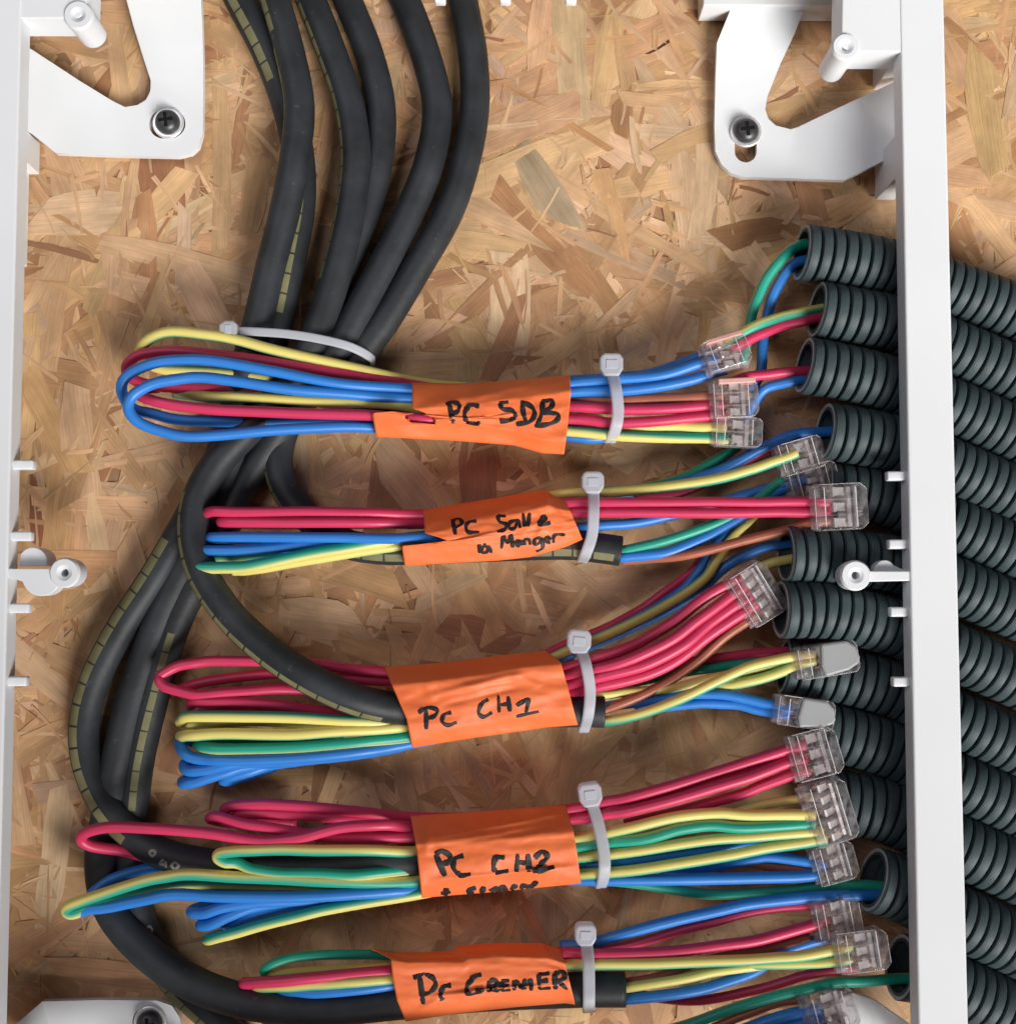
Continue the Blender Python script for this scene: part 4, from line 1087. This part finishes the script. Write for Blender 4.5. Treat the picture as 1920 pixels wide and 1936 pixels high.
# ------------------------------------------------------------------ clear push-in connectors
GK = 'clear push-in wire connectors'
def connector(px, py, h, ang, Lp, Wp, n, label, cap=None, tilt=0.0, T=6.2, metal=0.5):
    s = S(h)
    c = P(px, py, h)
    a = math.radians(-ang)
    ax = X * math.cos(a) + Z * math.sin(a)              # towards the back of the connector
    ay = -X * math.sin(a) + Z * math.cos(a)
    az = OUT.copy()
    if tilt:
        R = Matrix.Rotation(math.radians(tilt), 3, ax)
        ay = R @ ay; az = R @ az
    L = Lp * s / 2; W = Wp * s / 2; H = T / 2
    t = thing('push_in_connector', c, label, 'connector', GK)
    mb = MB()
    # outline with chamfered rear corners
    ch = min(L, W) * 0.28
    poly = [(-L, -W), (L - ch, -W), (L, -W + ch), (L, W - ch), (L - ch, W), (-L, W)]
    mb.bm(prism(c, ax, ay, az, poly, -H, H, 0.45))
    mb.obj('housing', M_CLEAR, parent=t)
    me_ = MB()
    pr = random.Random(int(px * 7 + py))
    lo = [(x * 0.985, y * 0.985) for x, y in poly]
    for i in range(6):
        (x0, y0), (x1, y1) = lo[i], lo[(i + 1) % 6]
        dv = Vector((x1 - x0, y1 - y0)); ln = dv.length; dv.normalize()
        bx = ax * dv.x + ay * dv.y; by = -ax * dv.y + ay * dv.x
        t0, t1 = pr.uniform(0, 0.12) * ln, ln * pr.uniform(0.86, 1.0)
        wd = pr.uniform(0.06, 0.15)
        if pr.random() < 0.25: continue
        me_.bm(frame_box(c + ax * x0 + ay * y0, bx, by, az, t0, t1, -wd * 0.3, wd, H - 0.12, H + 0.10, 0.05, 1))
    for fx in (-0.62, 0.56):
        me_.bm(frame_box(c + ax * (L * fx), ax, ay, az, -0.13, 0.13, -W * pr.uniform(0.8, 0.95), W * pr.uniform(0.8, 0.95), H - 0.1, H + 0.09, 0.04, 1))
    me_.obj('edge_highlight', M_EDGE, parent=t)  # pale bars laid on the housing as painted edge highlights
    mi_ = MB()
    for i in range(9):
        rx = Matrix.Rotation(pr.uniform(-0.6, 0.6), 3, az)
        q = c + ax * (L * pr.uniform(-0.8, 0.85)) + ay * (W * pr.uniform(-0.8, 0.8)) + az * (H * pr.uniform(-0.2, 0.75))
        mi_.bm(frame_box(q, rx @ ax, rx @ ay, az, -pr.uniform(0.4, 1.6), pr.uniform(0.4, 1.6), -0.22, pr.uniform(0.1, 0.5), -0.2, 0.3, 0.08, 1))
    mi_.obj('sparkle_chip', M_CLEAR, parent=t)  # random clear chips added inside the housing to give sparkles
    pitch = 2 * W / n
    for i in range(n):
        y = -W + pitch * (i + 0.5)
        rr = min(pitch * 0.47, 2.4)
        v, f = lathe(c + ay * y + ax * (-L), ax, [(rr * 0.8, 2.4), (rr * 0.8, -1.0), (rr, -1.2), (rr, 1.5)], 14)
        obj('wire_port', v, f, M_CLEAR, parent=t, smooth=True)
        m2 = MB()
        x0 = -L + 2 * L * 0.36
        m2.bm(frame_box(c + ay * y, ax, ay, az, x0, x0 + L * 0.12, -pitch * 0.30, pitch * 0.30, -H * 0.3, H * 0.70, 0.1, 1))
        v0 = c + ay * y
        q = [(x0 + L * 0.1, H * 0.70), (x0 + L * 0.42, H * 0.35), (x0 + L * 0.62, -H * 0.25)]
        vv = []
        for (x, z) in q:
            vv += [v0 + ax * x + ay * (-pitch * 0.26) + az * z, v0 + ax * x + ay * (pitch * 0.26) + az * z]
        for (x, z) in q:
            vv += [v0 + ax * x + ay * (-pitch * 0.26) + az * (z - 0.25), v0 + ax * x + ay * (pitch * 0.26) + az * (z - 0.25)]
        m2.add(vv, [(0, 1, 3, 2), (2, 3, 5, 4), (6, 8, 9, 7), (8, 10, 11, 9), (0, 2, 8, 6), (1, 7, 9, 3), (2, 4, 10, 8), (3, 9, 11, 5), (0, 6, 7, 1), (4, 5, 11, 10)])
        m2.obj('spring_clip', M_METAL, parent=t)
        v, f = lathe(c + ay * (y + rr * 0.1) + ax * (-L * 0.45), ax, [(0.01, 0), (0.62, 0.02), (0.62, L * 0.75), (0.01, L * 0.76)], 10)
        obj('bare_wire_end', v, f, M_COPPER, parent=t, smooth=True)
        if i:
            yb = -W + pitch * i
            m3 = MB(); m3.bm(frame_box(c + ay * yb, ax, ay, az, -L + 0.5, L * 0.55, -0.16, 0.16, -H * 0.8, H + 0.12, 0.08, 1))
            m3.obj('divider_rib', M_CLEAR, parent=t)
    m4 = MB(); m4.bm(frame_box(c, ax, ay, az, L * 0.28, L * 0.44, -W * 0.86, W * 0.86, -H * 0.6, H * 0.45, 0.15, 1))
    m4.bm(frame_box(c, ax, ay, az, L * 0.02, L * 0.45, -W * 0.86, W * 0.86, -H * 0.72, -H * 0.58, 0.05, 1))
    m4.obj('busbar', M_METAL, parent=t)
    if cap == 'grey':
        x0, x1 = -L * 0.30, L + 0.25
        pl = [(x0 + 0.7, -W * 0.98), (x0, -W * 0.3), (x0 + 0.9, W * 1.0), (x1 - 3.2, W * 0.97), (x1 - 0.9, W * 0.55), (x1, -W * 0.15), (x1 - 0.7, -W * 0.5), (x1 - 4.0, -W * 0.8)]
        mc = MB(); mc.bm(prism(c, ax, ay, az, pl, -H * 0.2, H + 0.7, 0.75)); mc.obj('blanked_face', M_OPAQUEGREY, parent=t)  # grey block stands for a blanked-out brand face, not a moulded cap
    elif cap == 'salmon':
        mc = MB(); mc.bm(frame_box(c, ax, ay, az, -L * 0.75, L * 0.92, W * 0.80, W + 0.5, -H * 0.6, H + 0.3, 0.3, 2)); mc.obj('side_cap', M_PINKCAP, parent=t)
    elif cap == 'back':
        mc = MB(); mc.bm(frame_box(c, ax, ay, az, L * 0.50, L * 0.62, -W * 0.9, W * 0.9, -H * 0.7, H * 0.8, 0.2, 1)); mc.obj('back_plate', M_OPAQUEGREY, parent=t)
    return t

connector(1372, 672, 18, -17, 86, 62, 3, 'clear connector joining blue wires topmost, a striped and a red wire entering its back', 'salmon', tilt=-14)
connector(1388, 756, 18.5, -3, 84, 72, 3, 'clear connector with a salmon upper edge holding the PC SDB red wires', 'salmon')
connector(1394, 818, 17, 3, 88, 56, 2, 'clear connector below the salmon-edged one, holding the lowest PC SDB wires')
connector(1514, 862, 17, -16, 84, 62, 2, 'dim clear connector over the fourth conduit, a stripped yellow wire in it')
connector(1535, 908, 15.5, -14, 92, 56, 3, 'dim clear connector tucked behind the bright one, blue wires entering it')
connector(1585, 959, 22.5, -3, 100, 88, 3, 'brightest clear connector, holding two red wires and a brown wire', 'back', T=7)
connector(1430, 1120, 19, -32, 78, 108, 5, 'five-way clear connector tilted at the end of the red PC CH1 fan', 'back', tilt=8)
connector(1562, 1246, 18.5, -9, 112, 62, 2, 'upper grey-faced connector at the end of the yellow PC CH1 wires', 'grey')
connector(1520, 1347, 17.5, 8, 106, 56, 2, 'lower grey-faced connector at the end of the blue PC CH1 wires', 'grey')
connector(1540, 1425, 19.5, -14, 88, 88, 3, 'clear connector with shining clips holding the red PC CH2 wires', tilt=-6)
connector(1566, 1532, 19.0, -17, 82, 118, 5, 'large smoky clear connector holding the green and yellow PC CH2 wires', 'back', tilt=5)
connector(1576, 1628, 14.0, -15, 76, 72, 3, 'shaded clear connector below the large one, dark blue wires entering it', 'back')
connector(1582, 1736, 17, -10, 82, 76, 3, 'clear connector holding the red PC GRENIER wires beneath the pale-rimmed conduit')
connector(1628, 1796, 21.5, -7, 94, 74, 3, 'shiny clear connector right of the red one, ending the PC GRENIER stripes', 'back', tilt=-5)
connector(1568, 1910, 18.5, -14, 94, 74, 3, 'clear connector at the bottom edge holding two blue wires', tilt=-6)

# ------------------------------------------------------------------ orange tape labels
def tape(key, top, right, bottom, left, label, strokes, sc, ox, oy, pen, hc=25.0, fold=(0.25, 7.5), seed=0, creases=(), holes=()):
    def rs(poly, n):
        pts = [Vector((x, y)) for x, y in poly]
        acc = [0]
        for i in range(1, len(pts)): acc.append(acc[-1] + (pts[i] - pts[i - 1]).length)
        out = []
        for k in range(n + 1):
            s = acc[-1] * k / n
            i = 0
            while i < len(acc) - 2 and acc[i + 1] < s: i += 1
            t = (s - acc[i]) / max(1e-6, acc[i + 1] - acc[i])
            out.append(pts[i].lerp(pts[i + 1], t))
        return out
    NU, NV = 84, 44
    A, B_, Lf, Rt = rs(top, NU), rs(bottom, NU), rs(left, NV), rs(right, NV)
    c00, c10, c01, c11 = A[0], A[-1], B_[0], B_[-1]
    grid = []
    for j in range(NV + 1):
        v = j / NV
        row = []
        for i in range(NU + 1):
            u = i / NU
            p = A[i] * (1 - v) + B_[i] * v + Lf[j] * (1 - u) + Rt[j] * u - (c00 * (1 - u) * (1 - v) + c10 * u * (1 - v) + c01 * (1 - u) * v + c11 * u * v)
            row.append(p)
        grid.append(row)
    verts = []
    rows = []
    rr = random.Random(seed)
    for j in range(-4, NV + 5):
        jj = max(0, min(NV, j))
        v = jj / NV
        row = []
        for i in range(NU + 1):
            u = i / NU
            p = grid[jj][i]
            e = abs(2 * v - 1)
            h = hc - 5.0 * max(0.0, 2 * v - 1) ** 3.0
            if v < fold[0]: h -= fold[1] * ((fold[0] - v) / fold[0]) ** 1.15
            # long folds, ripples over the wires beneath, puckers
            q = Vector((u * 3.2 + seed, v * 5.0, seed * 1.7))
            h += 1.0 * noise.noise(q) + 0.30 * noise.noise(q * 2.3) + 0.10 * noise.noise(q * 6.0)
            h += 0.07 * math.sin(v * 26 + 2.0 * noise.noise(Vector((u * 2, seed, 0))))
            for (u0, v0, u1, v1, amp, wid) in creases:
                d = Vector((u1 - u0, v1 - v0)); w = Vector((u - u0, v - v0))
                t = max(0, min(1, w.dot(d) / d.dot(d)))
                dist = (w - d * t).length
                h += 0.75 * amp * math.exp(-(dist / wid) ** 2) * (1 - abs(2 * t - 1) ** 4)
            if j < 0 or j > NV:          # tuck the edge round the back of the bundle
                k = (-j if j < 0 else j - NV)
                h -= 2.6 * k
                p = p + Vector((0, (1 if j < 0 else -1) * (2.0 * k)))
            row.append(P(p.x, p.y, h))
        rows.append(row)
    NR = len(rows)
    for r in rows: verts += r
    W = NU + 1
    faces = [(j * W + i, (j + 1) * W + i, (j + 1) * W + i + 1, j * W + i + 1) for j in range(NR - 1) for i in range(NU)]
    def torn(f):
        c = sum((rows[q // W][q % W] for q in f), Vector((0, 0, 0))) / 4
        d = c - CAM; w = d.dot(FWD)
        px = 960 + F_PX * d.dot(RIGHT) / w; py = 968 - F_PX * d.dot(UP) / w
        for (cx, cy, rx, ry, an) in holes:
            a = math.radians(an); dx, dy = px - cx, py - cy
            u = (dx * math.cos(a) + dy * math.sin(a)) / rx; v = (-dx * math.sin(a) + dy * math.cos(a)) / ry
            if u * u + v * v < 1: return True
        return False
    if holes: faces = [f for f in faces if not torn(f)]
    t = thing('tape_label', P(*((top[0][0] + top[-1][0]) / 2, (top[0][1] + bottom[0][1]) / 2), 14), label, 'tape label', 'orange tape labels round the bundles')
    o = obj('tape', verts, faces, M_TAPE, parent=t, smooth=True)
    sd = o.modifiers.new('thickness', 'SOLIDIFY'); sd.thickness = 0.00018; sd.offset = -1
    bvh = BVHTree.FromPolygons(verts, faces)
    draw_on(bvh, strokes, pen, 'handwriting', M_INK, t, sc, ox, oy, 0.09, 0.22)
    return t

Z1 = 0.2923
tape('T1', [(779, 723), (885, 725), (1001, 716), (1077, 709)], [(1077, 709), (1079, 745), (1072, 815), (1066, 859)],
     [(711, 826), (855, 833), (972, 842), (1025, 857), (1066, 859)],
     [(779, 723), (779, 772), (800, 779), (819, 790), (818, 797), (790, 794), (768, 784), (740, 778), (703, 781), (711, 826)],
     'orange tape label reading PC SDB', [
     [(578, 422), (605, 548)], [(560, 432), (600, 412), (642, 432), (630, 470), (588, 490)],
     [(772, 438), (715, 432), (678, 480), (690, 532), (735, 552), (778, 540)],
     [(962, 412), (915, 420), (922, 455), (985, 468), (1005, 500), (965, 530), (905, 536)],
     [(1050, 402), (1055, 470), (1075, 542)], [(1040, 408), (1108, 440), (1130, 490), (1095, 540), (1010, 552)],
     [(1182, 402), (1176, 480), (1150, 560)], [(1178, 410), (1238, 398), (1240, 440), (1190, 476), (1278, 488), (1272, 530), (1212, 556), (1130, 564)],
     ], Z1, 680, 640, 5.6, fold=(0.20, 5.5), seed=1, creases=((0.0, 0.20, 0.75, 0.06, 0.8, 0.035), (0.35, 0.8, 1.0, 0.86, 0.7, 0.03), (0.05, 0.93, 0.6, 0.78, 0.6, 0.03)), holes=((795, 792, 29, 9.5, 9),))
tape('T2', [(800, 964), (885, 950), (972, 935), (1031, 926), (1048, 938), (1070, 949)], [(1070, 949), (1086, 985), (1101, 1020)],
     [(765, 1070), (943, 1061), (1001, 1055), (1070, 1036), (1101, 1022)],
     [(800, 964), (803, 1008), (826, 1015), (846, 1022), (826, 1026), (800, 1029), (759, 1033), (765, 1070)],
     'orange tape label with two handwritten lines, PC Salle above', [
     [(600, 1175), (618, 1268)], [(590, 1182), (640, 1165), (660, 1196), (612, 1226)],
     [(755, 1180), (705, 1188), (686, 1220), (705, 1254), (772, 1252)],
     [(945, 1150), (897, 1150), (905, 1186), (945, 1200), (935, 1236), (888, 1250)],
     [(1025, 1172), (972, 1190), (966, 1224), (1000, 1228), (1022, 1180), (1038, 1226)],
     [(1055, 1128), (1066, 1218)], [(1098, 1128), (1086, 1216)],
     [(1160, 1192), (1205, 1172), (1185, 1152), (1158, 1190), (1180, 1208), (1234, 1190)],
     [(772, 1330), (772, 1388)], [(826, 1345), (792, 1350), (790, 1384), (822, 1378), (830, 1346), (852, 1386)], [(800, 1328), (815, 1336)],
     [(915, 1358), (930, 1280), (955, 1322), (980, 1270), (988, 1352)],
     [(1036, 1302), (1008, 1318), (1022, 1340), (1040, 1306), (1048, 1338)],
     [(1062, 1336), (1066, 1300), (1094, 1302), (1102, 1334)],
     [(1168, 1286), (1130, 1300), (1135, 1332), (1166, 1318), (1174, 1290), (1182, 1352), (1140, 1378)],
     [(1194, 1312), (1226, 1300), (1212, 1280), (1192, 1308), (1232, 1324)],
     [(1252, 1322), (1256, 1276), (1290, 1266), (1326, 1272)],
     ], Z1, 680, 640, 4.4, fold=(0.22, 6.5), seed=2, creases=((0.78, 0.0, 0.74, 1.0, 0.8, 0.03), (0.1, 0.2, 0.9, 0.12, 0.9, 0.04), (0.85, 0.1, 1.0, 0.5, -0.8, 0.05)))
tape('T3', [(727, 1262), (855, 1251), (972, 1236), (1031, 1230)], [(1031, 1230), (1060, 1252), (1076, 1310), (1092, 1371)],
     [(779, 1414), (885, 1397), (1031, 1376), (1092, 1371)],
     [(727, 1262), (738, 1289), (768, 1359), (779, 1414)],
     'orange tape label reading PC CH1', [
     [(428, 622), (430, 748)], [(378, 642), (440, 610), (500, 625), (482, 664), (432, 680)],
     [(592, 640), (545, 655), (533, 700), (570, 722), (628, 704)],
     [(832, 556), (788, 585), (768, 640), (800, 668), (856, 640)],
     [(895, 530), (902, 640)], [(905, 592), (962, 585)], [(958, 536), (972, 634)],
     [(1012, 596), (1095, 548)], [(1095, 548), (1072, 652)], [(1012, 666), (1158, 634)],
     ], Z1, 680, 1160, 4.8, fold=(0.24, 7.5), seed=3, creases=((0.15, 0.42, 0.78, 0.30, 1.0, 0.035), (0.22, 0.56, 0.70, 0.46, -0.9, 0.03), (0.7, 0.3, 0.85, 0.5, 0.8, 0.04), (0.2, 0.2, 0.2, 0.5, 0.7, 0.03)))
tape('T4', [(776, 1543), (885, 1536), (1069, 1522)], [(1069, 1522), (1083, 1569), (1092, 1620), (1098, 1671)],
     [(797, 1698), (943, 1686), (1098, 1671)], [(776, 1543), (788, 1613), (797, 1698)],
     'orange tape label reading PC CH2 with a cut-off second line', [
     [(490, 1560), (552, 1700)], [(488, 1562), (530, 1540), (582, 1570), (570, 1608), (528, 1620)],
     [(672, 1568), (612, 1590), (608, 1650), (652, 1690), (718, 1684)],
     [(938, 1580), (882, 1582), (864, 1640), (890, 1672), (962, 1662)],
     [(1020, 1556), (1014, 1672)], [(1018, 1612), (1082, 1610)], [(1086, 1556), (1096, 1672)],
     [(1128, 1582), (1180, 1542), (1212, 1572), (1182, 1612), (1128, 1666), (1180, 1660), (1258, 1638)],
     [(560, 1776), (552, 1850)], [(524, 1812), (588, 1802)],
     [(702, 1784), (690, 1860)], [(698, 1786), (752, 1774)], [(694, 1814), (738, 1804)], [(802, 1766), (774, 1850)],
     [(848, 1800), (868, 1780), (890, 1784), (886, 1802)], [(905, 1800), (912, 1776), (938, 1774), (946, 1796)],
     [(978, 1792), (996, 1768), (1022, 1768)], [(1040, 1782), (1060, 1760), (1086, 1764), (1070, 1776)],
     [(1145, 1730), (1120, 1760), (1090, 1800)], [(1096, 1770), (1118, 1758)],
     ], Z1, 680, 1160, 6.4, fold=(0.36, 8.0), seed=4, creases=((0.1, 0.28, 1.0, 0.10, 0.9, 0.03), (0.1, 0.40, 0.95, 0.26, -0.7, 0.03), (0.12, 0.05, 0.05, 0.5, 0.9, 0.03), (0.05, 0.80, 1.0, 0.78, 0.8, 0.03)))
tape('T5', [(703, 1794), (737, 1801), (852, 1799), (862, 1789), (933, 1783), (1024, 1783), (1061, 1796)], [(1061, 1796), (1075, 1850), (1087, 1900)],
     [(767, 1932), (864, 1918), (978, 1907), (1068, 1901), (1087, 1904)], [(703, 1794), (738, 1812), (742, 1850), (750, 1892), (767, 1932)],
     'orange tape label reading PC GRENIER', [
     [(492, 1520), (524, 1755)], [(438, 1536), (530, 1505), (602, 1540), (622, 1602), (572, 1660), (508, 1666)],
     [(752, 1600), (692, 1612), (664, 1680), (682, 1722)],
     [(1002, 1508), (932, 1540), (880, 1620), (900, 1672), (972, 1660), (1008, 1632)], [(948, 1632), (1024, 1640)],
     [(1062, 1560), (1066, 1654)], [(1068, 1562), (1122, 1560), (1122, 1598), (1070, 1612), (1142, 1652)],
     [(1168, 1568), (1166, 1644)], [(1166, 1570), (1232, 1560)], [(1166, 1606), (1230, 1600)], [(1168, 1646), (1242, 1636)],
     [(1270, 1640), (1276, 1558)], [(1276, 1558), (1352, 1632)], [(1352, 1632), (1362, 1548)],
     [(1402, 1546), (1412, 1642)],
     [(1472, 1508), (1480, 1632)], [(1470, 1510), (1562, 1500)], [(1475, 1570), (1552, 1560)], [(1480, 1632), (1572, 1620)],
     [(1602, 1500), (1612, 1632)], [(1602, 1500), (1672, 1490), (1682, 1540), (1622, 1570)], [(1640, 1570), (1706, 1634)],
     ], 0.2296, 680, 1496, 5.8, fold=(0.26, 7.5), seed=5, creases=((0.1, 0.22, 1.0, 0.16, 0.9, 0.035), (0.15, 0.72, 1.0, 0.70, 0.9, 0.03), (0.1, 0.9, 0.25, 0.75, 0.9, 0.03)))

# ------------------------------------------------------------------ zip ties
def zip_tie(head, path, label, w_px=23, head_px=44, depth=16.0, head_ang=0.0, hh=None):
    """path: front run of the strap (px,py,h); it closes round the back of the bundle"""
    front = cr([P(*p) for p in path], 8)
    a, b = front[0], front[-1]
    back = []
    n = 10
    bulge = 0.16 * (b - a)
    for i in range(1, n):
        t = i / n
        p = b.lerp(a, t)
        dep = depth * math.sin(math.pi * t) ** 0.6
        p = p - OUT * dep + bulge * (0.5 - t) * 0.0
        back.append(p)
    pts = front + back
    n = len(pts)
    side0 = None
    v = []; f = []
    cen = sum(pts, Vector((0, 0, 0))) / n
    along = (b - a).normalized()
    wid = along.cross(OUT).normalized()
    w = w_px * S(22) / 2
    for i in range(n):
        t = (pts[(i + 1) % n] - pts[(i - 1) % n]).normalized()
        wv = (wid - t * wid.dot(t)).normalized()
        nn = t.cross(wv).normalized()
        if nn.dot(pts[i] - cen) < 0: nn = -nn
        for (sx, sz) in ((-1, 0), (-0.92, 0.55), (-0.55, 0.75), (0, 0.6), (0.55, 0.75), (0.92, 0.55), (1, 0), (0.9, -0.35), (-0.9, -0.35)):
            v.append(pts[i] + wv * (w * sx) + nn * sz)
    k = 9
    for i in range(n):
        j = (i + 1) % n
        for q in range(k):
            r = (q + 1) % k
            f.append((i * k + q, i * k + r, j * k + r, j * k + q))
    t = thing('zip_tie', a, label, 'zip tie', 'clear zip ties round the bundles')
    obj('strap', v, f, M_NYLON, parent=t, smooth=True)
    hp = P(head[0], head[1], hh if hh else path[0][2])
    hs = head_px * S(path[0][2]) / 2
    al = math.radians(head_ang)
    ax = X * math.cos(al) + Z * math.sin(al); ay = -X * math.sin(al) + Z * math.cos(al)
    poly = [(-0.72, 1), (0.72, 1), (1.0, 0.55), (1.0, -0.35), (0.62, -1), (-0.62, -1), (-1.0, -0.35), (-1.0, 0.55)]
    poly = [(x * hs, y * hs) for x, y in poly]
    mb = MB(); mb.bm(prism(hp, ax, ay, OUT, poly, -2.6, 2.2, 0.7))
    hd = mb.obj('head', M_NYLON, parent=t)
    m2 = MB(); m2.bm(frame_box(hp, ax, ay, OUT, -hs * 0.5, hs * 0.5, -hs * 0.35, hs * 0.4, 2.1, 2.5, 0.15, 1)); m2.obj('latch', M_NYLON, parent=hd)
    return t
zip_tie((1155, 691), [(1157, 704, 17), (1164, 735, 20.5), (1168, 775, 21), (1164, 808, 20), (1153, 834, 14)], 'zip tie right of the PC SDB tape', head_ang=0)
zip_tie((1120, 913), [(1122, 928, 17), (1122, 965, 20.8), (1119, 1010, 20.5), (1108, 1045, 19), (1100, 1060, 13)], 'zip tie right of the PC Salle tape', 22, 42)
zip_tie((1094, 1213), [(1098, 1228, 18), (1108, 1260, 21.5), (1115, 1305, 21), (1112, 1350, 19.5), (1103, 1382, 13)], 'zip tie right of the PC CH1 tape', 22, 45, head_ang=-4)
zip_tie((1115, 1502), [(1118, 1518, 17), (1131, 1560, 19.5), (1141, 1610, 21), (1142, 1650, 20.5), (1136, 1676, 13)], 'zip tie right of the PC CH2 tape', 23, 44, head_ang=8)
zip_tie((1106, 1766), [(1108, 1782, 17), (1112, 1820, 21), (1113, 1860, 22.2), (1113, 1900, 21.6), (1112, 1912, 14)], 'zip tie right of the PC GRENIER tape', 23, 40)
zip_tie((433, 625), [(440, 626, 17), (480, 627, 19.2), (540, 631, 19.8), (600, 640, 19.5), (660, 655, 18), (700, 676, 13), (704, 692, 8)], 'greyish zip tie holding the black cables together above the top bundle', 17, 34, depth=14, head_ang=-90, hh=19)
